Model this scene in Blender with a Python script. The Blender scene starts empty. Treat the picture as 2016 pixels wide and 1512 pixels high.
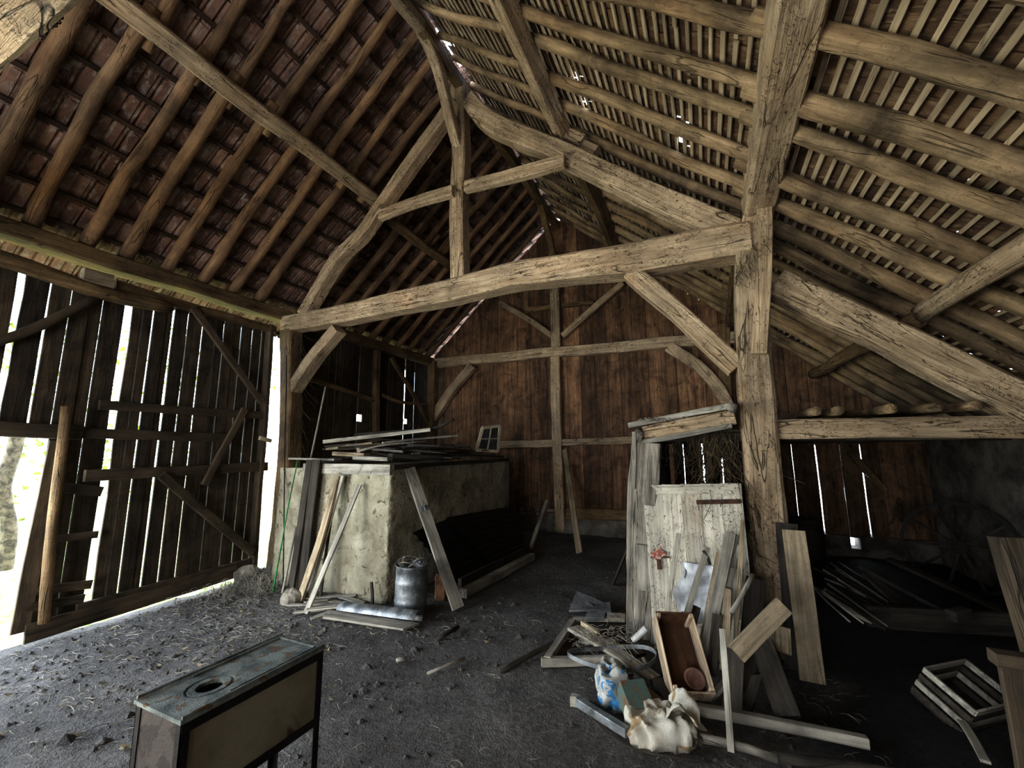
import bpy, math, random
from mathutils import Vector, Matrix, noise, Euler
random.seed(11)
R = random.random
def U(a, b): return a + (b - a) * random.random()
V = Vector
SC = bpy.context.scene
COL = SC.collection

# ---------------------------------------------------------------- camera
F_, YAW, PIT, ROL, HC = 818.2, math.radians(24.66), math.radians(8.81), math.radians(-0.37), 1.65
cp, sp, cy, sy = math.cos(PIT), math.sin(PIT), math.cos(YAW), math.sin(YAW)
FW = V((-sy*cp, cy*cp, sp)); RT = V((cy, sy, 0)); UP = RT.cross(FW)
R2 = RT*math.cos(ROL) + UP*math.sin(ROL); U2 = -RT*math.sin(ROL) + UP*math.cos(ROL)
CAM = V((0, 0, HC))
cd = bpy.data.cameras.new('camera'); co = bpy.data.objects.new('camera', cd); COL.objects.link(co)
cd.sensor_width = 36; cd.lens = F_/2016*36; cd.clip_start = 0.05; cd.clip_end = 300
m = Matrix((R2, U2, -FW)).transposed().to_4x4(); m.translation = CAM
co.matrix_world = m
SC.camera = co
# survey helpers: a sight line of the photo cut with a known plane of the barn
def sight(x, y): return FW*F_ + R2*(x-1008) - U2*(y-756)
def cut(x, y, n, d):
    v = sight(x, y); n = V(n); t = (d - n.dot(CAM))/n.dot(v); return CAM + v*t
def PX(x, y, c): return cut(x, y, (1,0,0), c)
def PY(x, y, c): return cut(x, y, (0,1,0), c)
def PZ(x, y, c=0.0): return cut(x, y, (0,0,1), c)

# ---------------------------------------------------------------- barn dimensions
XL, XR, XA, XC = -5.85, 0.45, 2.95, -2.65   # left wall, right posts, aisle wall, ridge
YT, YN, YB, YF = 4.23, 0.43, 8.15, -4.2     # truss, near truss, back wall, front
ZR, SL, SR = 6.69, 0.8875, 0.856            # ridge height and the two roof pitches
def zl(x): return ZR - (XC-x)*SL
def zr(x): return ZR - (x-XC)*SR

# ---------------------------------------------------------------- materials
def mat(name):
    m = bpy.data.materials.new(name); m.use_nodes = True
    nt = m.node_tree; nt.nodes.clear()
    out = nt.nodes.new('ShaderNodeOutputMaterial'); b = nt.nodes.new('ShaderNodeBsdfPrincipled')
    nt.links.new(b.outputs[0], out.inputs[0]); b.inputs['Roughness'].default_value = .85
    b.inputs['Specular IOR Level'].default_value = .25
    return m, nt, b
class N:
    def __init__(s, nt): s.nt = nt
    def new(s, t, **k):
        n = s.nt.nodes.new(t)
        for a, v in k.items(): setattr(n, a, v)
        return n
    def link(s, a, b): s.nt.links.new(a, b)
    def coords(s, scale=(1,1,1), rnd=True):
        tc = s.new('ShaderNodeTexCoord'); mp = s.new('ShaderNodeMapping')
        s.link(tc.outputs['Object'], mp.inputs[0]); mp.inputs['Scale'].default_value = scale
        if rnd:
            oi = s.new('ShaderNodeObjectInfo'); mu = s.new('ShaderNodeVectorMath', operation='SCALE')
            mu.inputs[0].default_value = (37, 53, 71); s.link(oi.outputs['Random'], mu.inputs['Scale'])
            s.link(mu.outputs[0], mp.inputs['Location'])
        return mp.outputs[0]
    def noise(s, co, scale, detail=6, rough=.6, dist=0):
        n = s.new('ShaderNodeTexNoise'); s.link(co, n.inputs['Vector'])
        n.inputs['Scale'].default_value = scale; n.inputs['Detail'].default_value = detail
        n.inputs['Roughness'].default_value = rough; n.inputs['Distortion'].default_value = dist
        return n.outputs['Fac']
    def ramp(s, fac, stops):
        r = s.new('ShaderNodeValToRGB'); s.link(fac, r.inputs[0]); e = r.color_ramp.elements
        while len(e) < len(stops): e.new(.5)
        for q, (p, c) in zip(e, stops):
            q.position = p; q.color = (*c, 1) if len(c) == 3 else c
        return r.outputs[0]
    def mix(s, fac, a, b, mode='MIX'):
        x = s.new('ShaderNodeMix', data_type='RGBA', blend_type=mode)
        for i, v in ((0, fac), (6, a), (7, b)):
            if isinstance(v, (int, float)): x.inputs[i].default_value = v
            elif isinstance(v, tuple): x.inputs[i].default_value = (*v, 1)
            else: s.link(v, x.inputs[i])
        return x.outputs[2]
    def math(s, op, a, b=None):
        x = s.new('ShaderNodeMath', operation=op)
        for i, v in ((0, a), (1, b)):
            if v is None: continue
            if isinstance(v, (int, float)): x.inputs[i].default_value = v
            else: s.link(v, x.inputs[i])
        return x.outputs[0]
    def bump(s, h, dist, strength=1):
        b = s.new('ShaderNodeBump'); b.inputs['Distance'].default_value = dist
        b.inputs['Strength'].default_value = strength; s.link(h, b.inputs['Height']); return b.outputs[0]
def g(c): return tuple(((v/255)/12.92 if v/255 <= .04045 else ((v/255+.055)/1.055)**2.4) for v in c)

def wood(name, dark, light, crack=.8, bump=.012, blotch=.55, across=16, grey=0, worm=0):
    m, nt, b = mat(name); n = N(nt)
    co1 = n.coords((.9, across, across)); co2 = n.coords((1, 1, 1)); co3 = n.coords((.55, 5, 5))
    grain = n.noise(co1, 1.6, 7, .65, .3); bl = n.noise(co2, 2.3, 5, .6, .4); fine = n.noise(co1, 7, 4, .6)
    c = n.ramp(grain, [(.3, g(dark)), (.7, g(light))])
    shade = n.ramp(bl, [(.32, (1-blotch,)*3), (.62, (1.12,)*3)])
    c = n.mix(1, c, shade, 'MULTIPLY')
    ck = n.noise(co3, 1.3, 3, .55, .8)
    line = n.math('ABSOLUTE', n.math('SUBTRACT', ck, .5))
    lm = n.ramp(line, [(.0, (0,0,0)), (.012, (1,1,1))])
    mask = n.ramp(n.noise(co2, 1.7, 2), [(.45, (1,1,1)), (.55, (0,0,0))])
    lm2 = n.mix(1, lm, mask, 'SCREEN')
    c = n.mix(crack, c, n.mix(1, c, n.mix(.85, (1,1,1), lm2, 'MULTIPLY'), 'MULTIPLY'))
    if worm:                                     # dark bark traces and gouges on the hewn timber
        co4 = n.coords((1.0, 1.6, 1.6)); w = n.noise(co4, 9, 3, .55, 2.6)
        wl = n.ramp(n.math('ABSOLUTE', n.math('SUBTRACT', w, .47)), [(.006, (.10,.075,.05)), (.028, (1,1,1))])
        wm = n.ramp(n.noise(co2, 4.5, 3), [(.42, (0,0,0)), (.52, (1,1,1))])
        fk = n.ramp(n.noise(n.coords((5, 16, 16)), 3.2, 2, .5, .6), [(.29, (.16,.12,.09)), (.33, (1,1,1))]); c = n.mix(worm, c, n.mix(1, c, fk, 'MULTIPLY'))
        bs = n.ramp(n.noise(n.coords((.8, 2.2, 2.2)), 1.1, 3, .6), [(.54, (1,1,1)), (.70, (1.06,.92,.80))]); c = n.mix(.6, c, n.mix(1, c, bs, 'MULTIPLY'))
        c = n.mix(worm, c, n.mix(1, c, n.mix(wm, (1,1,1), wl), 'MULTIPLY'))
    oi = n.new('ShaderNodeObjectInfo'); hv = n.new('ShaderNodeHueSaturation')
    n.link(c, hv.inputs['Color'])
    n.link(n.math('ADD', n.math('MULTIPLY', oi.outputs['Random'], .4), .8), hv.inputs['Value'])
    hv.inputs['Saturation'].default_value = 1-grey
    n.link(hv.outputs[0], b.inputs['Base Color'])
    h = n.math('ADD', n.math('MULTIPLY', grain, .6), n.math('MULTIPLY', fine, .25))
    h = n.math('ADD', h, n.math('MULTIPLY', bl, .5))
    sep = n.new('ShaderNodeSeparateColor'); n.link(lm2, sep.inputs[0])
    h = n.math('ADD', h, n.math('MULTIPLY', sep.outputs[0], .45))
    n.link(n.bump(h, bump*1.6), b.inputs['Normal'])
    return m
M = {}
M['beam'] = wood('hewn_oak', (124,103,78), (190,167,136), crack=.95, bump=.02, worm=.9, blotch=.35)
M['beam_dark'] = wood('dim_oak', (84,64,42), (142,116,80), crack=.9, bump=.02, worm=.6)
M['rafter_l'] = wood('pole_brown', (88,66,46), (148,116,84), crack=.35, bump=.012, across=9, blotch=.6, worm=.35)
M['rafter_r'] = wood('pole_tan', (98,80,56), (172,145,110), crack=.45, bump=.014, across=9, blotch=.75, worm=.4)
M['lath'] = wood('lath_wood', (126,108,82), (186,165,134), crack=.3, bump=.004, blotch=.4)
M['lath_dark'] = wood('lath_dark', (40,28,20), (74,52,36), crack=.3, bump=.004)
M['plank_dark'] = wood('barn_plank_dark', (50,42,32), (92,78,60), crack=.7, bump=.008, across=7)
M['board_back'] = wood('barn_plank_brown', (74,50,32), (134,98,66), crack=.85, bump=.01, across=7, worm=.7, blotch=.6)
M['grey'] = wood('weathered_plank', (104,98,88), (176,168,152), crack=.6, bump=.006)
M['tan'] = wood('tan_plank', (106,92,72), (170,152,124), crack=.6, bump=.006, worm=.3)
M['pale'] = wood('pale_softwood', (160,142,112), (206,190,160), crack=.4, bump=.004)
M['darkwood'] = wood('dark_scrap_wood', (34,30,26), (72,64,54), crack=.5, bump=.006)
M['door_white'] = wood('limewashed_plank', (132,124,110), (194,186,168), crack=.5, bump=.006, worm=.85, blotch=.3)
M['rough'] = wood('rough_trunk', (72,62,50), (176,162,138), crack=1, bump=.05, across=12, grey=.25)
M['crate'] = wood('crate_slat', (140,118,92), (196,174,146), crack=.5, bump=.003)
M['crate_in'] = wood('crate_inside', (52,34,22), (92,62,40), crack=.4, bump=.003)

def plain(name, c, rough=.7, metal=0, var=.35, bump=.004, scale=8, c2=None, rnd=True, thr=(.4,.62)):
    m, nt, b = mat(name); n = N(nt); co_ = n.coords((1,1,1), rnd)
    f = n.noise(co_, scale, 6, .65, .3)
    c2 = c2 or tuple(v*(1-var) for v in c)
    n.link(n.ramp(f, [(thr[0], g(c2)), (thr[1], g(c))]), b.inputs['Base Color'])
    b.inputs['Roughness'].default_value = rough; b.inputs['Metallic'].default_value = metal
    n.link(n.bump(n.noise(co_, scale*4, 5, .7), bump), b.inputs['Normal'])
    return m
M['galv'] = plain('galvanised_steel', (140,142,142), .5, .6, .4, .003)
M['rust'] = plain('rusty_iron', (92,60,42), .8, .3, .5, .004, 10, (46,34,28))
M['iron'] = plain('black_iron', (38,34,32), .6, .5, .4, .003)
M['green'] = plain('green_paint', (46,132,62), .45, 0, .3, .001)
M['stone'] = plain('pale_stone', (150,140,124), .95, 0, .4, .02, 5)
M['slate'] = plain('grey_slate', (104,104,104), .8, 0, .35, .008, 6)
M['clay'] = plain('terracotta', (178,100,66), .8, 0, .3, .004, 7)
M['tar'] = plain('tarred_sheet', (26,26,28), .55, 0, .5, .006, 10)
M['plastic'] = plain('dusty_plastic', (196,196,196), .45, 0, .3, .004, 5)
M['rope'] = plain('dry_fibre', (150,132,92), .95, 0, .45, .002, 20)
M['web'] = plain('dead_creeper', (86,72,50), .95, 0, .5, .002, 20)
M['cyan'] = plain('blue_plastic', (50,140,190), .5, 0, .4, .004, 6, (190,200,205), thr=(.40,.5))
M['teal'] = plain('faded_green_tin', (84,100,92), .6, .2, .3, .004, 8, (116,78,50), thr=(.38,.46))
M['glass_dark'] = plain('dusty_glass', (60,62,60), .25, 0, .3, .001)
M['porcelain'] = plain('white_porcelain', (190,186,180), .3, 0, .2, .001)
M['pink'] = plain('clay_disc', (146,108,92), .7, 0, .3, .002)
M['sandstone'] = plain('sandstone_block', (176,128,92), .9, 0, .25, .01, 14, (120,84,60))
M['blackhole'] = plain('shade_and_soot', (10,10,10), .95, 0, .2, .001)

def plaster():
    m, nt, b = mat('clay_plaster'); n = N(nt); co_ = n.coords((1,1,1), False)
    f = n.noise(co_, 2.2, 7, .65, .3); s = n.noise(n.coords((3,3,3), False), 7, 4, .7)
    c = n.ramp(f, [(.3, g((92,84,68))), (.5, g((146,138,116))), (.72, g((184,176,154)))])
    chips = n.ramp(n.noise(co_, 11, 5, .7, .8), [(.36, g((84,66,44))), (.43, (1,1,1))])
    c = n.mix(.75, c, n.mix(1, c, chips, 'MULTIPLY'))
    n.link(c, b.inputs['Base Color'])
    n.link(n.bump(n.math('ADD', n.math('MULTIPLY', f, 1.2), n.math('MULTIPLY', s, .6)), .05), b.inputs['Normal'])
    return m
M['plaster'] = plaster()
M['wall_plaster'] = plain('old_wall_render', (120,112,100), .95, 0, .5, .02, 2.5)
def dirt():
    m, nt, b = mat('packed_earth'); n = N(nt); co_ = n.coords((1,1,1), False)
    f = n.noise(co_, 1.1, 6, .6, .3); s = n.noise(co_, 26, 5, .75)
    c = n.ramp(f, [(.3, g((80,76,72))), (.7, g((126,121,116)))])
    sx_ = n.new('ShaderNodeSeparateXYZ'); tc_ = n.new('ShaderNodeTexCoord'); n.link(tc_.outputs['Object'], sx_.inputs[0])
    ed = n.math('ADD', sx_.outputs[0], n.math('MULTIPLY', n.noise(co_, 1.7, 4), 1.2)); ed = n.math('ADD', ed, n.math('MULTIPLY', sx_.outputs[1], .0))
    shade_and_soot = n.ramp(n.math('MULTIPLY', ed, .4), [(.36, (1,1,1)), (.52, (.16,.15,.14))]); c = n.mix(1, c, shade_and_soot, 'MULTIPLY')  # aisle shade painted into the floor colour, darker toward the right
    c = n.mix(.8, c, n.mix(1, c, n.ramp(s, [(.34, (.4,.38,.36)), (.6, (1.05,1.05,1.05)), (.75, (1.6,1.6,1.6))]), 'MULTIPLY'))
    n.link(c, b.inputs['Base Color']); b.inputs['Roughness'].default_value = .95
    h = n.math('ADD', n.math('ADD', n.math('MULTIPLY', s, .7), n.math('MULTIPLY', n.noise(co_, 70, 3, .7), .8)), n.math('MULTIPLY', n.noise(co_, 9, 3, .6), 1.2))
    n.link(n.bump(h, .05), b.inputs['Normal']); return m
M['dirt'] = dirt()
def tiles(name, cols, mott, attr='tint', sc=14):
    m, nt, b = mat(name); n = N(nt); at_ = n.new('ShaderNodeAttribute', attribute_name=attr)
    c = n.ramp(at_.outputs['Fac'], [(0, g(cols[0])), (.5, g(cols[1])), (1, g(cols[2]))])
    co_ = n.coords((1,1,1), False)
    f = n.noise(n.coords((.6,1.2,.6), False), sc, 5, .65, .6)
    c = n.mix(n.ramp(f, [(.5, (0,0,0)), (.68, (.75,.75,.75))]), c, g(mott))
    c = n.mix(1, c, n.ramp(n.noise(co_, 5, 4), [(.35, (.5,.5,.5)), (.6, (1,1,1))]), 'MULTIPLY')
    n.link(c, b.inputs['Base Color']); n.link(n.bump(f, .012), b.inputs['Normal']); return m
M['tile_l'] = tiles('clay_tile_red', ((84,60,48), (118,86,70), (144,112,94)), (172,156,144))
M['tile_r'] = tiles('clay_tile_brown', ((64,46,32), (92,68,48), (118,92,66)), (136,116,88), sc=18)
def grass():
    m, nt, b = mat('sunny_grass'); n = N(nt); co_ = n.coords((1,1,1), False)
    c = n.ramp(n.noise(co_, 9, 5, .7), [(.35, g((110,130,50))), (.5, g((180,190,110))), (.62, g((226,226,206)))])
    n.link(c, b.inputs['Base Color']); n.link(n.bump(n.noise(co_, 40, 3), .04), b.inputs['Normal']); return m
M['grass'] = grass()
M['leaf'] = plain('hedge_leaf', (168,186,80), .6, 0, .4, .002, 3)
M['bark'] = plain('bark', (120,108,90), .95, 0, .5, .02, 9)
def boards(name, dark, light, var=.5, crack=.8):
    """vertical wall boards in barn space, each board with its own tone (face attribute tint)"""
    m, nt, b = mat(name); n = N(nt); at_ = n.new('ShaderNodeAttribute', attribute_name='tint')
    tc = n.new('ShaderNodeTexCoord'); vm = n.new('ShaderNodeVectorMath', operation='SCALE'); vm.inputs[0].default_value = (17, 23, 31)
    n.link(at_.outputs['Fac'], vm.inputs['Scale']); ad = n.new('ShaderNodeVectorMath', operation='ADD'); n.link(tc.outputs['Object'], ad.inputs[0]); n.link(vm.outputs[0], ad.inputs[1])
    mp = n.new('ShaderNodeMapping'); n.link(ad.outputs[0], mp.inputs[0]); mp.inputs['Scale'].default_value = (9, 9, .7)
    grain = n.noise(mp.outputs[0], 1.6, 7, .65, .4); bl = n.noise(tc.outputs['Object'], 3.6, 7, .7, .8)
    c = n.ramp(grain, [(.32, g(dark)), (.68, g(light))])
    c = n.mix(1, c, n.ramp(bl, [(.34, (.38,.36,.34)), (.6, (1.15,1.12,1.1))]), 'MULTIPLY')
    c = n.mix(1, c, n.ramp(at_.outputs['Fac'], [(0, (1-var,)*3), (1, (1+var*.5,)*3)]), 'MULTIPLY')
    mp2 = n.new('ShaderNodeMapping'); n.link(ad.outputs[0], mp2.inputs[0]); mp2.inputs['Scale'].default_value = (6, 6, .9)
    k_ = n.noise(mp2.outputs[0], 2.5, 3, .6, 1.5)
    sp = n.ramp(k_, [(.30, (.12,.09,.07)), (.36, (1,1,1))]); c = n.mix(crack, c, n.mix(1, c, sp, 'MULTIPLY'))
    n.link(c, b.inputs['Base Color']); n.link(n.bump(n.math('ADD', grain, n.math('MULTIPLY', bl, .6)), .02), b.inputs['Normal'])
    return m
M['wall_dark'] = boards('wall_board_dark', (44,37,28), (84,71,54))
M['wall_brown'] = boards('wall_board_brown', (70,50,35), (142,108,78), crack=.9)
def patchy(name, base, chip, thr, dirt_, sc=5, bump=.004, rough=.5):
    m, nt, b = mat(name); n = N(nt); co_ = n.coords((1,1,1), False)
    c = n.ramp(n.noise(co_, sc*.7, 4), [(.35, g(dirt_)), (.6, g(base))])
    f = n.noise(co_, sc, 3, .5, .8)
    c = n.mix(n.ramp(f, [(thr, (1,1,1)), (thr+.015, (0,0,0))]), c, g(chip))
    n.link(c, b.inputs['Base Color']); n.link(n.bump(n.noise(co_, sc*9, 4, .7), bump), b.inputs['Normal']); b.inputs['Roughness'].default_value = rough; return m
M['enamel'] = patchy('stained_enamel', (132,124,104), (62,40,28), .37, (96,86,68), 4, .002)
M['stove_top'] = patchy('flaking_grey_paint', (150,154,144), (118,96,70), .38, (84,90,86), 16, .02, .7)
M['stove_end'] = patchy('rust_brown_tin', (60,50,44), (38,29,24), .42, (46,38,33), 9, .004, .75)
M['sack'] = patchy('woven_plastic_white', (190,184,170), (140,118,88), .36, (160,150,130), 7, .006, .55)
M['sack_blue'] = patchy('woven_plastic_printed', (176,176,170), (58,116,156), .42, (140,136,126), 15, .005, .5)

M['straw'] = plain('dry_straw', (158,150,134), .9, 0, .45, .001, 3)
M['deadleaf'] = plain('dead_leaf', (128,112,86), .9, 0, .5, .001, 3)
# ---------------------------------------------------------------- mesh helpers
MWS = {}
class MB:
    def __init__(s): s.v = []; s.f = []
    def add(s, vs, fs, mw=None):
        o = len(s.v); s.v += [(mw @ V(p)) if mw else V(p) for p in vs]; s.f += [tuple(i+o for i in f) for f in fs]
    def box(s, a, b, mw=None):
        x0,y0,z0 = a; x1,y1,z1 = b
        s.add([(x0,y0,z0),(x1,y0,z0),(x1,y1,z0),(x0,y1,z0),(x0,y0,z1),(x1,y0,z1),(x1,y1,z1),(x0,y1,z1)],
              [(0,3,2,1),(4,5,6,7),(0,1,5,4),(1,2,6,5),(2,3,7,6),(3,0,4,7)], mw)
    def sweep(s, pts, prof, fr=None, closed=False, cap=True):
        """pts: centres; prof(i,t)->list of (a,b) in the cross frame"""
        n = len(pts); rings = []
        for i, p in enumerate(pts):
            if closed: d = pts[(i+1) % n]-pts[i-1]
            else: d = pts[min(i+1, n-1)]-pts[max(i-1, 0)]
            d.normalize(); up = fr or V((0,0,1))
            if abs(d.dot(up)) > .97: up = V((0,1,0)) if abs(d.y) < .9 else V((1,0,0))
            sd = up.cross(d).normalized(); u = d.cross(sd)
            rings.append([p+sd*a+u*b for a, b in prof(i, i/max(1, n-1))])
        k = len(rings[0]); o = len(s.v)
        for r in rings: s.v += r
        for i in range(n if closed else n-1):
            j = (i+1) % n
            for q in range(k):
                s.f.append((o+i*k+q, o+i*k+(q+1) % k, o+j*k+(q+1) % k, o+j*k+q))
        if cap and not closed:
            s.f.append(tuple(o+q for q in reversed(range(k)))); s.f.append(tuple(o+(n-1)*k+q for q in range(k)))
    def tube(s, pts, r, k=8, closed=False, fr=None):
        rr = r if callable(r) else (lambda t: r)
        s.sweep([V(p) for p in pts], lambda i, t: [(rr(t)*math.cos(6.2832*q/k), rr(t)*math.sin(6.2832*q/k)) for q in range(k)], fr, closed)
    def lathe(s, prof, k=24, mw=None):
        n = len(prof); vs = []; fs = []
        for r, z in prof:
            for q in range(k): a = 6.28318*q/k; vs.append((r*math.cos(a), r*math.sin(a), z))
        for i in range(n-1):
            for q in range(k): fs.append((i*k+q, i*k+(q+1) % k, (i+1)*k+(q+1) % k, (i+1)*k+q))
        s.add(vs, fs, mw)
    def build(s, name, mtl, parent=None, mw=None, smooth=False):
        me = bpy.data.meshes.new(name); me.from_pydata([tuple(p) for p in s.v], [], s.f)
        me.materials.append(M[mtl] if isinstance(mtl, str) else mtl)
        if smooth:
            for p in me.polygons: p.use_smooth = True
        if getattr(s, 't', None):
            at_ = me.attributes.new('tint', 'FLOAT', 'FACE')
            for i, t in enumerate(s.t): at_.data[i].value = t
        me.update(); o = bpy.data.objects.new(name, me); COL.objects.link(o)
        if mw is not None: o.matrix_world = mw
        MWS[o.name] = mw.copy() if mw is not None else Matrix.Identity(4)
        if parent is not None: o.parent = parent; o.matrix_parent_inverse = MWS[parent.name].inverted()
        return o
def tag(o, label=None, cat=None, group=None, kind=None):
    if label: o['label'] = label
    if cat: o['category'] = cat
    if group: o['group'] = group
    if kind: o['kind'] = kind
    return o
def thing(name, loc, label, cat, group=None, kind=None):
    o = bpy.data.objects.new(name, None); COL.objects.link(o); o.empty_display_size = .05
    o.location = loc; MWS[o.name] = Matrix.Translation(V(loc))
    if kind: o['kind'] = kind
    else: tag(o, label, cat, group)
    if kind and label: o['label'] = label; o['category'] = cat
    return o
def catmull(P, n):
    P = [V(p) for p in P]
    if len(P) == 2: return [P[0].lerp(P[1], i/n) for i in range(n+1)]
    Q = [P[0]*2-P[1]] + P + [P[-1]*2-P[-2]]; out = []
    seg = len(P)-1
    for i in range(n+1):
        t = i/n*seg; k = min(int(t), seg-1); t -= k; a, b, c, d = Q[k:k+4]
        out.append(.5*((2*b)+(c-a)*t+(2*a-5*b+4*c-d)*t*t+(3*b-a-3*c+d)*t**3))
    return out
def frame(p0, p1, up=None):
    x = (p1-p0).normalized(); up = V(up) if up else V((0,0,1))
    if abs(x.dot(up)) > .98: up = V((0,1,0)) if abs(x.y) < .9 else V((1,0,0))
    y = up.cross(x).normalized(); z = x.cross(y)
    m = Matrix((x, y, z)).transposed().to_4x4(); m.translation = p0; return m
def timber(name, pts, w, h, mtl, label=None, cat=None, group=None, parent=None, rnd=False, wob=.012, up=None, taper=1, seg=None, kind=None, cham=.18, rough=.05, cutend=0):
    """one piece of wood: w across, h along the up direction; pts may be 2 or more points"""
    pts = [V(p) for p in pts]; L = sum((pts[i+1]-pts[i]).length for i in range(len(pts)-1))
    n = seg or max(3, min(70, int(L/.11))); cen = catmull(pts, n)
    mw = frame(pts[0], pts[-1], up); inv = mw.inverted(); sd = R()*100
    loc = [inv @ c for c in cen]
    k = 10 if rnd else 12
    mb = MB(); vs = []
    for i, c in enumerate(loc):
        t = i/n; s_ = 1+(taper-1)*t
        nv = noise.noise_vector(V((c.x*1.1+sd, sd, 0)))*wob*(.2+math.sin(math.pi*t)) if wob else V((0,0,0))
        sw = s_*(1+rough*2*noise.noise(V((c.x*2.2, sd, 5)))); sh = s_*(1+rough*2*noise.noise(V((c.x*2.2, sd, 9))))
        W, H = w/2*sw, h/2*sh
        if rnd: pr_ = [(W*math.cos(6.2832*q/k), H*math.sin(6.2832*q/k)) for q in range(k)]
        else:
            cw = min(W, H)*cham
            pr_ = [(W, -H+cw), (W, 0), (W, H-cw), (W-cw, H), (0, H), (-W+cw, H), (-W, H-cw), (-W, 0), (-W, -H+cw), (-W+cw, -H), (0, -H), (W-cw, -H)]
        for q, (a, b) in enumerate(pr_):
            jit = rough*min(W, H)*1.2*noise.noise(V((c.x*5+sd, q*3.1, 2)))
            ln = math.hypot(a, b) or 1
            ex = 0
            if cutend and i in (0, n): ex = cutend*a/W*(1 if i else -1)
            vs.append((c.x+ex, c.y+nv.y+a+a/ln*jit, c.z+nv.z+b+b/ln*jit))
    fs = []
    for i in range(n):
        for q in range(k): fs.append((i*k+q, i*k+(q+1) % k, (i+1)*k+(q+1) % k, (i+1)*k+q))
    fs.append(tuple(reversed(range(k)))); fs.append(tuple(n*k+q for q in range(k)))
    mb.add(vs, fs); o = mb.build(name, mtl, parent, mw, smooth=rnd)
    if parent is None: tag(o, label, cat, group, kind)
    elif label: o['label'] = label
    return o
def plankp(name, a, b, w, t, mtl, label, up=(0,-1,0), cat='plank', group=None, **k):
    return timber(name, [a, b], w, t, mtl, label, cat, group, up=up, cham=.1, wob=k.pop('wob', .006), rough=k.pop('rough', .03), **k)
def wall_planks(fn, a0, a1, zf0, zf1, wmin, wmax, gap, th, extra=(), seg=6, holes=()):
    """vertical boards along a line; fn(a, z, depth) -> point; extra = (position, gap width)"""
    mb = MB(); mb.t = []; cuts = [a0]
    ex = sorted(extra); x = a0
    while x < a1-.05:
        nx = x+U(wmin, wmax)
        for e, gw in ex:
            if x+.07 < e < nx+.07: nx = e; break
        nx = min(nx, a1); cuts.append(nx); x = nx
    for i in range(len(cuts)-1):
        l, r = cuts[i], cuts[i+1]
        gl = next((gw/2 for e, gw in ex if abs(e-l) < 1e-6), gap*U(.2, 1)/2); gr = next((gw/2 for e, gw in ex if abs(e-r) < 1e-6), gap*U(.2, 1)/2)
        dd = U(-.012, .012); tl = U(-.008, .008); sd = R()*50
        z0, z1 = zf0((l+r)/2)+U(-.01,.01), zf1((l+r)/2); rows = []
        for k in range(seg+1):
            t = k/seg; z = z0+(z1-z0)*t
            jl = .5*gl*noise.noise(V((sd, z*2, 0)))+.003*noise.noise(V((sd, z*6, 3))); jr = .5*gr*noise.noise(V((sd, z*2, 9)))+.003*noise.noise(V((sd, z*6, 7)))
            zl_, zr_ = (z, z) if k < seg else (zf1(l+gl), zf1(r-gr))
            rows.append([fn(l+gl+jl, zl_, dd), fn(r-gr+jr, zr_, dd+tl), fn(r-gr+jr, zr_, dd+tl+th), fn(l+gl+jl, zl_, dd+th)])
        o = len(mb.v)
        for rw in rows: mb.v += [V(p) for p in rw]
        for k in range(seg):
            for q in range(4):
                mb.f.append((o+k*4+q, o+k*4+(q+1) % 4, o+k*4+4+(q+1) % 4, o+k*4+4+q))
        mb.f.append((o+3, o+2, o+1, o)); mb.f.append(tuple(o+seg*4+q for q in range(4)))
        mb.t += [R()]*(seg*4+2)
    return mb
# ---------------------------------------------------------------- ground
def zf(x, y):
    z = .022*noise.noise(V((x*1.1, y*1.1, 0)))+.012*noise.noise(V((x*4, y*4, 3)))+.006*noise.noise(V((x*11, y*11, 7)))
    if x < -5.3: z -= .14*min(1, (-5.3-x)/.35)*(1 if y < 3.9 else .2)
    z += .12*math.exp(-((x+5.35)**2+(y-4.0)**2)/.12)
    return z
mb = MB(); nx, ny = 150, 200; x0, x1, y0, y1 = -5.96, 3.1, -4.3, 8.4
for j in range(ny+1):
    for i in range(nx+1):
        x = x0+(x1-x0)*i/nx; y = y0+(y1-y0)*j/ny; mb.v.append(V((x, y, zf(x, y))))
for j in range(ny):
    for i in range(nx):
        a = j*(nx+1)+i; mb.f.append((a, a+1, a+nx+2, a+nx+1))
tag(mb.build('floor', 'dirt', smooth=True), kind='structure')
mb = MB()
for j in range(61):
    for i in range(61):
        x = -5.93-i*.6; y = -16+j*.8; mb.v.append(V((x, y, -.16+.04*noise.noise(V((x, y, 0))))))
for j in range(60):
    for i in range(60):
        a = j*61+i; mb.f.append((a, a+61, a+62, a+1))
tag(mb.build('lawn', 'grass'), kind='structure')

# ---------------------------------------------------------------- left roof: tiles with raised rims, battens, rafters
def roof_l(x, off=0):           # point height on the left slope, off measured across the slope
    return zl(x)+off*math.sqrt(1+SL*SL)
cl = 1/math.sqrt(1+SL*SL); crr = 1/math.sqrt(1+SR*SR)
def sun_hole(p): return False
EY0, EY1 = YF-.2, YB+.3
def tint_mesh(name, vs, fs, tints, mtl):
    me = bpy.data.meshes.new(name); me.from_pydata([tuple(v) for v in vs], [], fs); me.materials.append(M[mtl])
    at_ = me.attributes.new('tint', 'FLOAT', 'FACE')
    for i, t in enumerate(tints): at_.data[i].value = t
    o = bpy.data.objects.new(name, me); COL.objects.link(o); o['kind'] = 'structure'; return o
vs, fs, ts = [], [], []
LB = [-5.61+.235*k for k in range(-3, 13)]      # batten rows, horizontal distance
prof = [(0,.0),(.09,.0),(.16,.022),(.24,.0),(.48,-.004),(.56,.016),(.66,0),(.88,.0),(.94,.02),(1,.0)]
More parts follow.
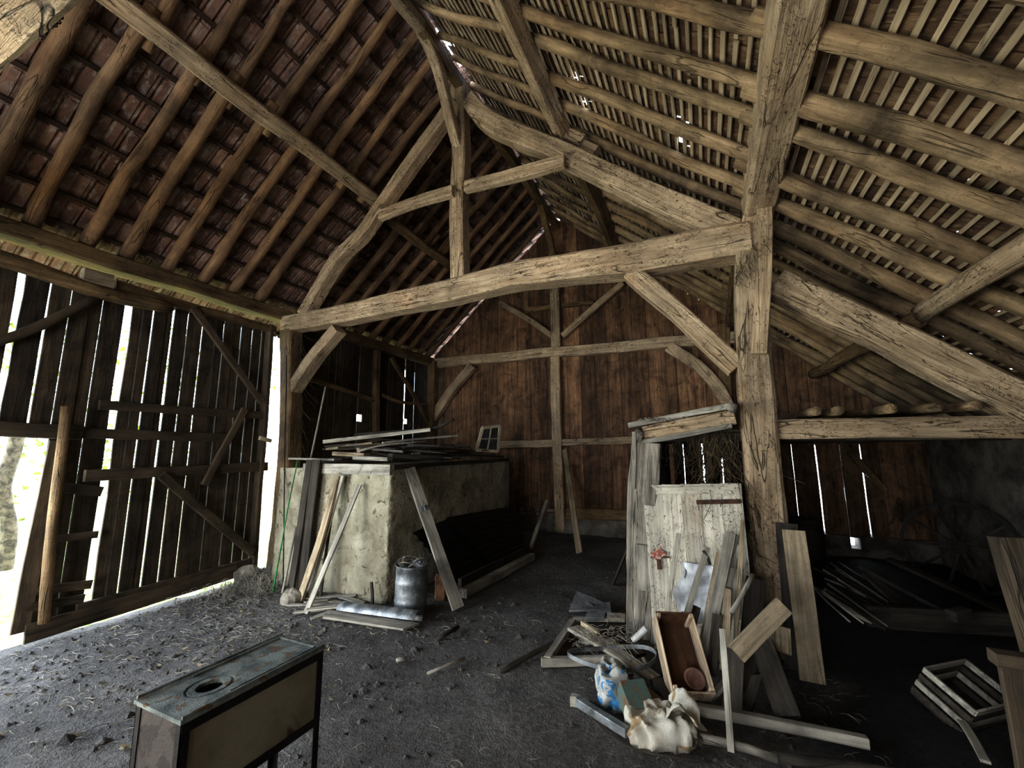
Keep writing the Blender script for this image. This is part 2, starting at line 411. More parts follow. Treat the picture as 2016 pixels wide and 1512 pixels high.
for r, xb in enumerate(LB):
    xu, xd = xb+.235*1.0, xb-.035
    if xu > XC-.0: xu = XC-.02
    y = EY0+U(0, .1); 
    while y < EY1:
        w = .225; du, dd = .075+U(-.003,.003), .118+U(-.008,.01); sk = U(-.006,.006); tt = R(); o = len(vs)
        for t, zz in prof:
            yy = y+w*t*1.1
            vs.append(V((xu, yy+sk, zl(xu)+(du+zz)/cl))); vs.append(V((xd, yy, zl(xd)+(dd+zz)/cl))); vs.append(V((xd+.004, yy, zl(xd)+(dd+zz-.045)/cl))); vs.append(V((xd-.006, yy, zl(xd)+(dd+zz+.02)/cl)))
        for q in range(len(prof)-1):
            a = o+q*4; fs += [(a, a+4, a+5, a+1), (a+1, a+5, a+6, a+2), (a+1, a+3, a+7, a+5)]; ts += [tt, max(0, tt-.3), tt]
        y += w
tint_mesh('ceiling', vs, fs, ts, 'tile_l')
G1 = 'roof battens under the red tiles of the left slope'
for r, xb in enumerate(LB):
    if xb > XC-.1: continue
    pts = [(xb+U(-.004,.004), EY0, 0)]; n_ = 9
    pp = [V((xb+U(-.008,.008), EY0+(EY1-EY0)*i/n_, roof_l(xb, .078))) for i in range(n_+1)]
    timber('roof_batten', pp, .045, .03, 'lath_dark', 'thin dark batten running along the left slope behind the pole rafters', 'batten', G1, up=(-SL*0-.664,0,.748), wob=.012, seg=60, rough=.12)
# rafters of the left slope
GL = 'pole rafters of the left roof slope'
lab_lo = 'brown pole rafter under the red tiles, from left wall plate up to purlin'
lab_hi = 'brown pole rafter under the red tiles, from left purlin up to ridge'
ylo = [1.12, 1.48, 1.885, 2.22, 2.62, 3.02, 3.40, 3.78, 4.62, 4.98, 5.36, 5.74, 6.12, 6.50, 6.88, 7.26, 7.62, 7.95]
yhi = [1.56, 1.93, 2.25, 2.68, 3.04, 3.40, 3.77, 4.15, 4.52, 4.9, 5.3, 5.66, 6.06, 6.42, 6.8, 7.2, 7.56, 7.93]
ylo = [-3.6, -3.0, -2.4, -1.8, -1.2, -.6, -.1, .3, .72]+ylo; yhi = [-3.6, -3.0, -2.4, -1.8, -1.2, -.6, -.1, .3, .72, 1.14]+yhi
for y in ylo:
    a, b = -5.93, -4.05; y2 = y+U(-.03,.03); r_ = U(.125, .155)
    timber('rafter', [(a, y, roof_l(a)), ((a+b)/2, y+U(-.03,.03), roof_l((a+b)/2, U(-.01,.01))), (b, y2, roof_l(b, -.01))], r_, r_*.9, 'rafter_l', lab_lo, 'rafter', GL, rnd=True, wob=.035, rough=.09, taper=.85)
for y in yhi:
    a, b = -4.32, XC-.06; y2 = y+U(-.03,.03); r_ = U(.11, .14)
    timber('rafter', [(a, y, roof_l(a)), ((a+b)/2, y+U(-.03,.03), roof_l((a+b)/2, U(-.01,.01))), (b, y2, roof_l(b, -.01))], r_, r_*.9, 'rafter_l', lab_hi, 'rafter', GL+', upper half', rnd=True, wob=.035, rough=.09, taper=.8)

# ---------------------------------------------------------------- right roof: flat tiles on close laths
vs, fs, ts = [], [], []
RP = .0685                                     # horizontal pitch of the lath rows
SUN = V((.52, -.42, .74)).normalized()
spots = [PY(685,953,3.75), PY(702,868,4.4), PY(740,872,4.5), PX(1003,1056,-2.95), PY(655,884,4.1), PY(912,882,5.6), PY(1005,1054,5.9), PY(930,893,5.9)]
holes = []
for p in spots:
    t = (ZR-(p.x-XC)*SR-p.z)/(SUN.z+SR*SUN.x); holes.append(p+SUN*t)
rows = [1.045-RP*k for k in range(53, -30, -1)]
ridge_open = [(2.9, 3.02), (3.3, 3.42), (3.62, 3.86), (4.02, 4.42), (5.36, 5.46), (5.62, 5.72), (6.6, 6.7), (7.2, 7.36), (7.6, 7.72), (7.85, 7.95)]
for r, xb in enumerate(rows):
    xu, xd = xb-.07, xb+.095
    if xb < XC+.06: continue
    y = EY0+(.08 if r % 2 else 0)
    while y < EY1:
        w = .165; yc = y+w/2
        skip = False
        if xb < XC+.17 and any(a < yc < b for a, b in ridge_open): skip = True
        if R() < .0012: skip = True
        if abs(xb-2.62) < .04 and 5.35 < yc < 5.6: skip = True
        if any(abs(h_.x-xb) < .06 and abs(h_.y-yc) < .085 for h_ in holes): skip = True
        if not skip:
            du, dd = .066+U(-.002,.002), .092+U(-.006,.012); tt = R(); j = U(-.004,.004); o = len(vs)
            vs += [V((xu, y+j+.003, zr(xu)+du/crr)), V((xu, y+w+j-.003, zr(xu)+du/crr)), V((xd, y+w-.003, zr(xd)+(dd+U(-.003,.004))/crr)), V((xd, y+.003, zr(xd)+dd/crr)), V((xd, y+w-.003, zr(xd)+(dd+.014)/crr)), V((xd, y+.003, zr(xd)+(dd+.014)/crr))]
            fs += [(o, o+1, o+2, o+3), (o+3, o+2, o+4, o+5)]; ts += [tt, tt]
        y += w
tint_mesh('ceiling.001', vs, fs, ts, 'tile_r')
# ridge tiles
mb = MB(); y = EY0
while y < EY1:
    if not any(a-.02 < y+.15 < b+.02 for a, b in ridge_open if b-a > .15):
        tl = U(-.01, .01)
        mb.sweep([V((XC+.0, y, ZR+.16+tl)), V((XC, y+.31, ZR+.17))], lambda i, t: [(.16*math.cos(a_), .09*math.sin(a_)) for a_ in [math.pi*k/6 for k in range(7)]]+[(.14*math.cos(a_), .07*math.sin(a_)) for a_ in [math.pi*k/6 for k in range(6,-1,-1)]])
    y += .3
tag(mb.build('trim_ridge_tiles', 'tile_l'), kind='structure')
GLA = 'laths of the right roof slope'
for r, xb in enumerate(rows):
    if xb < XC+.08 or xb > 3.0: continue
    br = U(1.0, 5.5); n_ = 7
    for a, b in ((EY0+.1, br), (br+U(.0,.08), EY1-.1)):
        if R() < .03 : b -= .5
        k_ = max(2, int((b-a)/1.2)); ox = U(-.006,.006)
        pp = [V((xb+ox+U(-.006,.006), a+(b-a)*i/k_, zr(xb)+(.052+U(-.002,.002))/crr)) for i in range(k_+1)]
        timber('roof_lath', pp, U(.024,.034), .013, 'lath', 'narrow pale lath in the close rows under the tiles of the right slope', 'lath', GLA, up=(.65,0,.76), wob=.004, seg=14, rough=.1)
GR = 'pole rafters of the right roof slope'
ru = [1.2, 1.62, 2.0, 2.4, 2.8, 3.17, 3.6, 3.92, 4.38, 4.78, 5.2, 5.6, 6.0, 6.4, 6.8, 7.2, 7.6, 7.95]
rm = [1.3, 1.7, 2.08, 2.45, 2.84, 3.15, 3.57, 3.98, 4.39, 4.8, 5.2, 5.58, 6.0, 6.4, 6.8, 7.2, 7.6, 7.95]
rl = [1.2, 1.62, 2.0, 2.41, 2.9, 3.16, 3.7, 4.1, 4.48, 4.85, 5.2, 5.6, 5.98, 6.4, 6.75, 7.15, 7.55, 7.92]
near = [-3.6, -3.0, -2.4, -1.8, -1.2, -.6, -.1, .35, .78]
for ys, a, b, lb, gg, d in ((ru, XC+.06, -1.28, 'tan pole rafter of the right slope, between ridge and upper purlin', ', top third', .1), (rm, -1.5, .62, 'tan pole rafter of the right slope, between upper purlin and the big arcade plate', ', middle third', .125), (rl, .42, 2.98, 'thick tan pole rafter of the right slope, running down over the dark side aisle', ', over the aisle', .14)):
    for y in near+ys:
        r_ = d*U(.85, 1.15)
        timber('rafter', [(a, y, zr(a)-.01), ((2*a+b)/3, y+U(-.03,.03), zr((2*a+b)/3)-U(0,.03)), ((a+2*b)/3, y+U(-.03,.03), zr((a+2*b)/3)-U(0,.03)), (b, y+U(-.04,.06), zr(b)-.01)], r_, r_*.85, 'rafter_r', lb, 'rafter', GR+gg, rnd=True, wob=.03, rough=.08)

# ---------------------------------------------------------------- long timbers along the barn
def PLo(x, y, off): return cut(x, y, (-SL, 0, 1), ZR-XC*SL+off/cl)   # plane parallel to the left slope
def PRo(x, y, off): return cut(x, y, (SR, 0, 1), ZR+XC*SR+off/crr)
a, b = PLo(228, 0, -.15), PLo(745, 402, -.15); xm = (a.x+b.x)/2
timber('purlin', [(xm, YF, zl(xm)-.15/cl), (xm+.02, 1, zl(xm)-.15/cl), (xm-.01, 4.2, zl(xm)-.15/cl)], .17, .17, 'beam', 'long squared purlin under the left slope, nearer length, ending on the truss', 'purlin', up=(-.664,0,.748), wob=.03)
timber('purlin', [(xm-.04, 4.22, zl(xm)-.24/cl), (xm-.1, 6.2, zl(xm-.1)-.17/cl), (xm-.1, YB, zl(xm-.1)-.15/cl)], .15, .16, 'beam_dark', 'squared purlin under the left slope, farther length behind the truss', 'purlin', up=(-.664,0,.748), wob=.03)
a, b = PRo(975, 0, -.13), PRo(1125, 275, -.13); xm = (a.x+b.x)/2
timber('purlin', [(xm, YF, zr(xm)-.13/crr), (xm, 1.5, zr(xm)-.13/crr), (xm, 4.35, zr(xm)-.13/crr)], .15, .17, 'beam', 'squared purlin high under the right slope, nearer length above the truss', 'purlin', up=(.65,0,.76), wob=.02)
timber('purlin', [(xm+.06, 4.45, zr(xm)-.2/crr), (xm+.05, 6, zr(xm)-.17/crr), (xm, YB, zr(xm)-.13/crr)], .14, .17, 'beam_dark', 'squared purlin high under the right slope, farther length behind the truss', 'purlin', up=(.65,0,.76), wob=.03)
a, b = PRo(2016, 495, -.12), PRo(1800, 618, -.12); xm = (a.x+b.x)/2
timber('purlin', [(xm, YF, zr(xm)-.13/crr), (xm, 1, zr(xm)-.13/crr), (xm, 4.55, zr(xm)-.13/crr)], .14, .17, 'beam', 'pole purlin low under the right slope, nearer length above the side aisle', 'purlin', rnd=True, wob=.03)
a, b = PRo(1715, 655, -.12), PRo(1580, 750, -.12); xm = (a.x+b.x)/2
timber('purlin', [(xm+.02, 4.5, zr(xm)-.22/crr), (xm-.02, 5.5, zr(xm)-.2/crr), (xm, YB, zr(xm)-.13/crr)], .14, .16, 'beam_dark', 'crooked pole purlin low under the right slope, behind the aisle principal', 'purlin', rnd=True, wob=.04)
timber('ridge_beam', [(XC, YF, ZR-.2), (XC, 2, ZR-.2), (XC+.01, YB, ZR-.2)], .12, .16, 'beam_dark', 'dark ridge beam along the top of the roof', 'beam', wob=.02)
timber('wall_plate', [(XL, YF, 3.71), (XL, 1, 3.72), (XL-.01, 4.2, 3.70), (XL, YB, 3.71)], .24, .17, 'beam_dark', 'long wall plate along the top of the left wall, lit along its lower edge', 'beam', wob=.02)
el, er, fl = PZ(1490, 340, 3.76), PZ(1530, 340, 3.76), PZ(1530, 0, 3.76)
print('arcade', el, er, fl, PZ(1595,0,3.76))
xa = (el.x+er.x)/2
timber('arcade_plate', [(xa, YF, 3.9), (xa, 0, 3.9), (xa+.01, 4.3, 3.86)], .24, .27, 'beam', 'massive arcade plate running overhead to the right post, nearer length', 'beam', wob=.02)
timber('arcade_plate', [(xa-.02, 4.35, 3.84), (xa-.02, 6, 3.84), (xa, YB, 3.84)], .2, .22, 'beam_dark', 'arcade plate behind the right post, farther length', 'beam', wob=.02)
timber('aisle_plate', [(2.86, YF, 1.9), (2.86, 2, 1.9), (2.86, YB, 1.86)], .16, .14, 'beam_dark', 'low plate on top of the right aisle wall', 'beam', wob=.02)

# ---------------------------------------------------------------- main truss
def tr(name, pxs, w, h, mtl, label, cat, Y=YT, **k):
    return timber(name, [PY(x, y, Y) for x, y in pxs], w, h, mtl, label, cat, **k)
tr('tie_beam', [(566,640),(690,619),(800,594),(905,573),(1010,547),(1103,534),(1225,518),(1300,505),(1475,476)], .25, .25, 'beam', 'heavy waney tie beam of the near truss, spanning from left post to right post', 'beam', taper=1.28, wob=.012, cham=.25, rough=.04)
tr('king_post', [(906,565),(904,420),(908,310),(905,170)], .2, .19, 'beam', 'king post standing on the middle of the tie beam', 'post', up=(0,-1,0))
tr('principal_rafter', [(600,622),(660,520),(712,465),(750,412),(830,300),(897,205)], .17, .19, 'beam', 'left principal rafter of the near truss, leaning on the left end of the tie beam', 'rafter', Y=YT-.02, up=(0,-1,0), wob=.02)
tr('principal_rafter', [(926,203),(961,240),(1017,269),(1097,300),(1156,328),(1288,392),(1445,458)], .2, .23, 'beam', 'curved right principal rafter of the near truss, cracked along its length', 'rafter', wob=.012, seg=30)
tr('collar', [(749,425),(820,398),(893,377)], .09, .14, 'beam', 'left half of the collar, from left principal rafter to king post', 'collar', Y=YT-.13, wob=.01)
tr('collar', [(917,369),(1010,346),(1112,318)], .09, .15, 'beam', 'right half of the collar, from king post to curved principal rafter', 'collar', Y=YT-.13, wob=.01)
tr('brace', [(668,648),(620,705),(576,772)], .16, .2, 'beam', 'left knee brace below the tie beam', 'brace', up=(0,-1,0), wob=.01)
tr('brace', [(1243,540),(1350,632),(1450,726)], .17, .22, 'beam', 'right knee brace below the tie beam, running down into the bent post', 'brace', up=(0,-1,0), wob=.01)
tr('wall_post', [(573,640),(570,900),(545,1140)], .24, .22, 'beam_dark', 'dark left post of the near truss beside the bright slit', 'post', Y=YT, up=(0,-1,0))
tr('arcade_post', [(1480,452),(1478,560),(1482,690),(1490,820),(1499,925),(1512,1050),(1522,1200),(1532,1345)], .27, .26, 'beam', 'big bent arcade post on the right carrying the tie beam', 'post', up=(0,-1,0), wob=.01, cham=.2, rough=.03)
tr('strut', [(1500,330),(1490,395),(1468,470)], .14, .16, 'beam', 'short leaning strut between arcade plate and tie beam', 'strut', up=(0,-1,0), Y=YT-.05)
tr('scab_board', [(1504,335),(1504,520),(1494,697)], .12, .07, 'beam', 'long pale board nailed to the front of the bent post, cut square at its foot', 'board', Y=YT-.2, up=(0,-1,0), wob=.01)
tr('aisle_tie', [(1528,846),(1760,842),(2016,842),(2330,842)], .16, .16, 'beam', 'horizontal aisle tie beam running right from the bent post', 'beam', wob=.01)
tr('aisle_principal', [(1525,560),(1660,625),(1790,685),(2016,800),(2230,900)], .2, .25, 'beam', 'heavy aisle principal sloping down right from the bent post', 'beam', wob=.02)
tr('king_brace', [(862,105),(908,178),(905,262)], .1, .1, 'beam_dark', 'short dark piece beside the top of the king post', 'brace', Y=YT+.12, up=(0,-1,0))
timber('ridge_brace', [PX(752,-45,XC), PX(790,5,XC), PX(828,52,XC)], .13, .13, 'beam', 'upper wind brace leaning from ridge down to the king post, joint at its foot', 'brace', wob=.01)
timber('ridge_brace', [PX(826,50,XC-.03), PX(862,130,XC-.03), PX(884,225,XC-.03), PX(908,312,XC-.03)], .12, .13, 'beam', 'long crooked wind brace running down into the front of the king post', 'brace', wob=.01)
timber('ridge_brace', [PX(982,285,XC), PX(1024,333,XC), PX(1056,380,XC), PX(1074,440,XC), PX(1090,503,XC)], .12, .12, 'beam_dark', 'dark crooked wind brace running from ridge down to the back gable', 'brace', wob=.01)
timber('cleat_block', [PY(1120,268,4.3), PY(1150,282,4.3)], .13, .15, 'beam', 'upper stub block chocking the purlin on the curved rafter', 'block', up=(0,-1,0), seg=3)
timber('cleat_block', [PY(1148,290,4.3), PY(1175,302,4.3)], .13, .13, 'beam', 'lower round-edged stub block beside the purlin block', 'block', up=(0,-1,0), seg=3)
# near truss: only its tie beam end and the chain on it come into view
timber('tie_beam', [(-5.85, .435, 3.66), (-4, .43, 3.66), (-2.2, .435, 3.66), (.4, .43, 3.68)], .3, .32, 'beam', 'pale tie beam of the nearest truss in the upper left corner, chain hung over it', 'beam', wob=.01)
timber('wall_post', [(-5.72, .43, 0), (-5.72, .43, 3.5)], .22, .22, 'beam_dark', 'left wall post under the nearest truss', 'post', up=(0,-1,0))
timber('arcade_post', [(.5, .43, 0), (.45, .43, 3.75)], .24, .24, 'beam', 'right arcade post under the nearest truss', 'post', up=(0,-1,0))

# ---------------------------------------------------------------- left wall and the big door
def lw(a, z, d): return (XL-.03-d, a, z)
wl = MB(); wl.t = []
for a, b, z0, z1, ex in ((YF, -3.4, -.05, 3.72, ()), (-3.4, -.75, 3.35, 3.72, ()), (-.75, 1.84, 1.82, 3.42, ((1.485, .05), (1.685, .02), (1.2, .01))), (4.36, 5.86, -.05, 3.62, ((4.9, .003),)), (5.86, 6.0, -.05, 2.17, ()), (5.86, 6.0, 2.29, 3.62, ()), (6.0, 7.22, -.05, 3.62, ()), (7.22, 7.34, -.05, 2.19, ()), (7.22, 7.34, 2.3, 3.62, ()), (7.34, YB, -.05, 3.62, ((8.02, .02),))):  # unseen stretch behind the camera left open below for the side lamps
    w_ = wall_planks(lw, a-.008*(a > 4.4), b+.008*(b > 4.4), lambda q: z0, lambda q: z1, .14, .26, .006, .025, ex)
    o = len(wl.v); wl.v += w_.v; wl.t += w_.t; wl.f += [tuple(i+o for i in f) for f in w_.f]
tag(wl.build('wall_left', 'wall_dark'), kind='structure')
dr = thing('door_1', (XL, 3.0, 0), 'tall plank barn door with ledges and braces, daylight through its cracks', 'door', kind='structure')
dm = wall_planks(lw, 1.845, 4.0, lambda q: .03, lambda q: 3.42, .12, .19, .006, .025, ((1.86,.006),(2.1,.006),(2.318,.075),(2.555,.016),(2.763,.024),(2.925,.018),(3.1,.008),(3.36,.013),(3.6,.013),(3.76,.012),(3.9,.02)))
dm.build('plank_panel', 'wall_dark', dr)
DL = dict(parent=dr)
def dt(nm, a, b, w, h, label=None, off=.03, mt='plank_dark', **k):
    p = [PX(x, y, XL+off) for x, y in (a, b)]
    return timber(nm, p, w, h, mt, label, parent=dr, **k)
dt('ledge', (195,797), (520,818), .05, .1); dt('ledge', (150,852), (450,862), .05, .11); dt('ledge', (166,937), (525,918), .06, .12, wob=.03)
dt('ledge', (150,1202), (492,1108), .05, .12)
dt('kick_board', (48,1250), (465,1124), .03, .17, off=.05)
dt('brace', (380,605), (516,792), .05, .08, off=.09); dt('brace', (482,805), (402,955), .05, .08, off=.09)
dt('brace', (318,935), (498,1088), .05, .1, off=.09)
dt('stile', (532,640), (497,1130), .06, .12, up=(1,0,0)); 
dt('ledge', (108,958), (200,968), .03, .1); dt('ledge', (108,1062), (192,1052), .03, .07); dt('ledge', (48,1165), (180,1150), .03, .08); dt('ledge', (36,1200), (165,1178), .03, .08)
dt('edge_board', (113,868), (38,1246), .12, .03, up=(1,0,0))
timber('pole', [PX(131,800,XL+.14), PX(118,930,XL+.14), PX(98,1080,XL+.13), PX(87,1226,XL+.12)], .085, .085, 'beam_dark', 'round barked pole standing against the free edge of the barn door', 'pole', rnd=True)
timber('lintel_rail', [PX(-160,832,XL+.04), PX(0,846,XL+.04), PX(160,852,XL+.04)], .09, .14, 'plank_dark', 'dark rail over the open doorway at left', 'rail')
timber('lintel_log', [PX(-180,470,XL+.08), PX(0,508,XL+.08), PX(110,545,XL+.08), PX(205,578,XL+.08), PX(332,605,XL+.08)], .15, .15, 'beam_dark', 'dark crooked log above the door planks at upper left', 'log', rnd=True)
timber('lintel_beam', [PX(225,560,XL+.03), PX(400,612,XL+.03), PX(540,650,XL+.03)], .1, .1, 'beam_dark', 'dark beam along the head of the barn door', 'beam')
timber('door_brace', [PX(-60,690,XL+.05), PX(60,650,XL+.05), PX(192,584,XL+.05)], .09, .09, 'plank_dark', 'curved dark brace across the upper left door planks', 'brace', rnd=True)
timber('wooden_block', [PX(162,540,XL+.1), PX(220,555,XL+.1)], .1, .14, 'tan', 'short wooden block hanging below the wall plate, lit from outside', 'block')
timber('wooden_peg', [PX(511,862,XL+.14), PX(533,868,XL+.14)], .05, .05, 'pale', 'short pale wooden peg sticking out of the door post', 'peg')
# framing of the far left wall
timber('wall_stud', [PX(742,690,XL+.07), PX(740,860,XL+.07), PX(742,1000,XL+.07)], .11, .1, 'beam_dark', 'thin stud on the far left wall between the two glowing holes', 'post', up=(1,0,0))
timber('wall_rail', [PX(600,745,XL+.06), PX(650,758,XL+.06), PX(735,788,XL+.06)], .06, .07, 'beam_dark', 'thin rail on the far left wall, nearer length', 'rail')
timber('wall_rail', [PX(752,778,XL+.06), PX(790,792,XL+.06), PX(840,796,XL+.06)], .05, .06, 'beam_dark', 'thin rail on the far left wall, length next to the corner', 'rail')
timber('wall_brace', [PX(770,705,XL+.08), PX(810,770,XL+.08), PX(842,830,XL+.08)], .06, .08, 'beam_dark', 'thin crooked brace on the far left wall near the corner', 'brace')
timber('corner_post', [(-5.74, 8.03, 0), (-5.74, 8.03, 3.7)], .2, .2, 'beam_dark', 'corner post where left wall meets back gable', 'post', up=(0,-1,0))

# ---------------------------------------------------------------- back gable
def bw(a, z, d): return (a, YB+.07+d, z)
def top(x): return min(roof_l(x) if x < XC else zr(x), zr(x) if x > XC else 99)-.0
sl = [PY(x, y, YB).x for x, y in ((1345,890), (1384,900), (1421,900), (1567,950), (1615,950), (1660,920), (1709,980))]
bx = [(sl[0], .01), (sl[1], .024), (sl[2], .024), (sl[3], .008), (sl[4], .018), (sl[5], .006), (sl[6], .016)]
wbm = MB(); wbm.t = []
def topb(q): return top(q)+.035+.07*noise.noise(V((q*7, 1, 1))) if q < XC else top(q)+.06
for a, b, z0, z1, ex, gp_ in ((XL, -.61, .28, None, (), .008), (-.63, .57, .26, 1.76, bx, -.01), (-.62, .55, 1.74, None, (), .014), (.54, XA+.15, .26, 1.72, bx, -.01), (.55, XA+.15, 1.68, None, (), .014)):
    w_ = wall_planks(bw, a, b, lambda q: z0, topb if z1 is None else (lambda q: z1), .17, .3, gp_, .03, ex, seg=8)
    o = len(wbm.v); wbm.v += w_.v; wbm.t += w_.t; wbm.f += [tuple(i+o for i in f) for f in w_.f]
o = len(wbm.v); yb_ = YB+.125  # backing sheet added behind the boards to stop light through their seams
wbm.v += [V(p) for p in ((XL, yb_, .26), (-.62, yb_, .26), (-.62, yb_, 1.76), (XA+.1, yb_, 1.70), (XA+.1, yb_, zr(XA)+.02), (XC, yb_, ZR), (XL, yb_, zl(XL)), (-.62, yb_, zr(-.62)))]
wbm.f += [(o, o+1, o+7, o+5, o+6), (o+2, o+3, o+4, o+7)]; wbm.t += [0, 0]
tag(wbm.build('wall_back', 'wall_brown'), kind='structure')
mb = MB()
for a, b, h_ in ((XL, 1.9, .3), (1.9, 2.02, .12), (2.02, XA, .3)): mb.box((a, YB-.02, -.1), (b, YB+.3, h_))
tag(mb.build('baseboard_back', 'wall_plaster'), kind='structure')
x = -3.6
pl = MB()
while x < -.9:
    w = U(.1, .2); h = U(.05, .075)
    for zz in (.34, .42):
        if R() < .8:
            mwx = Matrix.Translation((x+w/2+U(-.02,.02), YB-.02, zz)) 
            pl.lathe([(0,-h/2), (w*.38,-h/2*.8), (w*.5,0), (w*.38,h/2*.8), (0,h/2)], 8, mwx @ Matrix.Diagonal((1,.5,1,1)))
    x += w+U(0, .04)
tag(pl.build('trim_1', 'stone', smooth=True), kind='structure')
def bt(nm, pxs, w, h, label, cat, Y=YB-.03, mt='beam_dark', **k): return timber(nm, [PY(x, y, Y) for x, y in pxs], w, h, mt, label, cat, **k)
bt('tie_beam', [(845,716),(950,707),(1090,694),(1200,686),(1300,676),(1470,664)], .16, .21, 'tie beam of the back gable, across the brown boards', 'beam', mt='beam', wob=.02)
bt('gable_post', [(1094,690),(1097,850),(1104,1045)], .2, .16, 'tall centre post of the back gable below its tie beam', 'post', up=(0,-1,0), mt='beam')
bt('gable_post', [(1091,500),(1094,600),(1096,684)], .2, .16, 'upper centre post of the back gable above its tie beam', 'post', up=(0,-1,0), mt='beam')
bt('gable_brace', [(983,595),(1040,628),(1090,664)], .12, .12, 'left brace in the head of the back gable', 'brace', mt='beam', up=(0,-1,0))
bt('gable_brace', [(1226,558),(1165,610),(1108,662)], .12, .12, 'right brace in the head of the back gable', 'brace', mt='beam', up=(0,-1,0))
bt('gable_brace', [(932,720),(885,775),(848,836)], .2, .18, 'lower left brace between back tie beam and corner post', 'brace', mt='beam', up=(0,-1,0), Y=YB-.08)
bt('gable_brace', [(1318,684),(1375,722),(1415,765),(1436,805)], .2, .18, 'curved brace of the back gable at right, behind the bent post', 'brace', mt='beam', up=(0,-1,0), Y=YB-.08)
bt('gable_post', [(1425,640),(1428,760),(1430,900)], .2, .18, 'right post of the back gable half hidden by the bent post', 'post', up=(0,-1,0))
bt('gable_rail', [(985,876),(1090,873)], .1, .15, 'middle rail of the back gable left of the centre post', 'rail', mt='beam')
bt('gable_rail', [(1108,871),(1250,866)], .1, .13, 'middle rail of the back gable right of the centre post', 'rail', mt='beam')
bt('gable_rail', [(1035,611),(1088,604)], .08, .1, 'short upper rail of the back gable left of the post', 'rail')
bt('gable_rail', [(1108,602),(1170,596)], .08, .08, 'short upper rail of the back gable right of the post', 'rail')
bt('gable_rail', [(1115,1010),(1245,1015)], .08, .2, 'low board along the foot of the back gable', 'rail')
bt('gable_brace', [(1655,868),(1740,965)], .09, .12, 'dark brace in the low end wall of the side aisle', 'brace', up=(0,-1,0))

# ---------------------------------------------------------------- aisle wall, front wall, added inner partition
mb = MB()
n1, n2 = 70, 16
for j in range(n2+1):
    for i in range(n1+1):
        y = YF+(YB+.1-YF)*i/n1; z = -.1+2.0*j/n2
        mb.v.append(V((XA+.05*noise.noise(V((y*.8, z*.8, 1)))+.02*noise.noise(V((y*4, z*4, 1))), y, z)))
for j in range(n2):
    for i in range(n1): a = j*(n1+1)+i; mb.f.append((a, a+n1+1, a+n1+2, a+1))
tag(mb.build('wall_right', 'wall_plaster'), kind='structure')
def fw(a, z, d): return (a, YF-d, z)
wf = MB(); wf.t = []
for a, b, z0, z1 in ((XL, -3.2, -.05, 0), (-3.2, -.2, 2.7, 0), (-.2, XA, -.05, 0)):
    w_ = wall_planks(fw, a, b, lambda q: z0, lambda q: top(q)-.02, .18, .3, .003, .03, seg=2)
    o = len(wf.v); wf.v += w_.v; wf.t += w_.t; wf.f += [tuple(i+o for i in f) for f in w_.f]
tag(wf.build('wall_front', 'wall_brown'), kind='structure')
# ---------------------------------------------------------------- clay plastered enclosure
BX0, BX1, BY0, BY1, BZ = -5.08, -3.24, 3.77, 6.86, 1.42
bin_ = thing('clay_enclosure', ((BX0+BX1)/2, (BY0+BY1)/2, 0), 'square clay-plastered enclosure with a crumbling front corner, junk heaped on top', 'enclosure')
path = []
def seg_(a, b, nrm, st=.04):
    n = max(2, int((V(b)-V(a)).length/st))
    for i in range(n): path.append((V(a).lerp(V(b), i/n), V(nrm)))
seg_((BX0, BY1, 0), (BX0, BY0, 0), (-1, 0, 0), .15); seg_((BX0, BY0, 0), (BX1, BY0, 0), (0, -1, 0), .03); seg_((BX1, BY0, 0), (BX1, BY1, 0), (1, 0, 0), .04)
path.append((V((BX1, BY1, 0)), V((1, 0, 0))))
nz = 42; mb = MB()
for j in range(nz+1):
    z = -.05+(BZ+.05)*j/nz
    for p, nrm in path:
        dc = math.hypot(p.x-BX1, p.y-BY0); q = V((p.x, p.y, z))
        d = .018*noise.noise(q*1.7)+.006*noise.noise(q*9)+.02*max(0, .3-z)
        if dc < .16: d += (.16-dc)*.18*noise.noise(q*22)+.012*noise.noise(q*45)-.25*max(0, .05-dc)
        mb.v.append(q+nrm*d)
k = len(path)
for j in range(nz):
    for i in range(k-1): a = j*k+i; mb.f.append((a, a+1, a+k+1, a+k))
o = len(mb.v); mb.v += [V((BX0,BY0,BZ-.01)), V((BX1,BY0,BZ-.01)), V((BX1,BY1,BZ-.01)), V((BX0,BY1,BZ-.01))]; mb.f.append((o, o+1, o+2, o+3))
mb.build('plaster_wall', 'plaster', bin_, smooth=True)
timber('rim_board', [(-4.62, BY0-.01, BZ-.0), (BX1+.01, BY0-.01, BZ+.0)], .04, .12, 'grey', parent=bin_)
timber('rim_board', [(BX1+.01, BY0, BZ+.03), (BX1+.01, BY1-.02, BZ+.03)], .06, .05, 'darkwood', parent=bin_)
timber('edge_stud', [(BX1+.02, BY1-.05, 0), (BX1+.02, BY1-.05, BZ)], .08, .1, 'darkwood', parent=bin_, up=(0,-1,0))

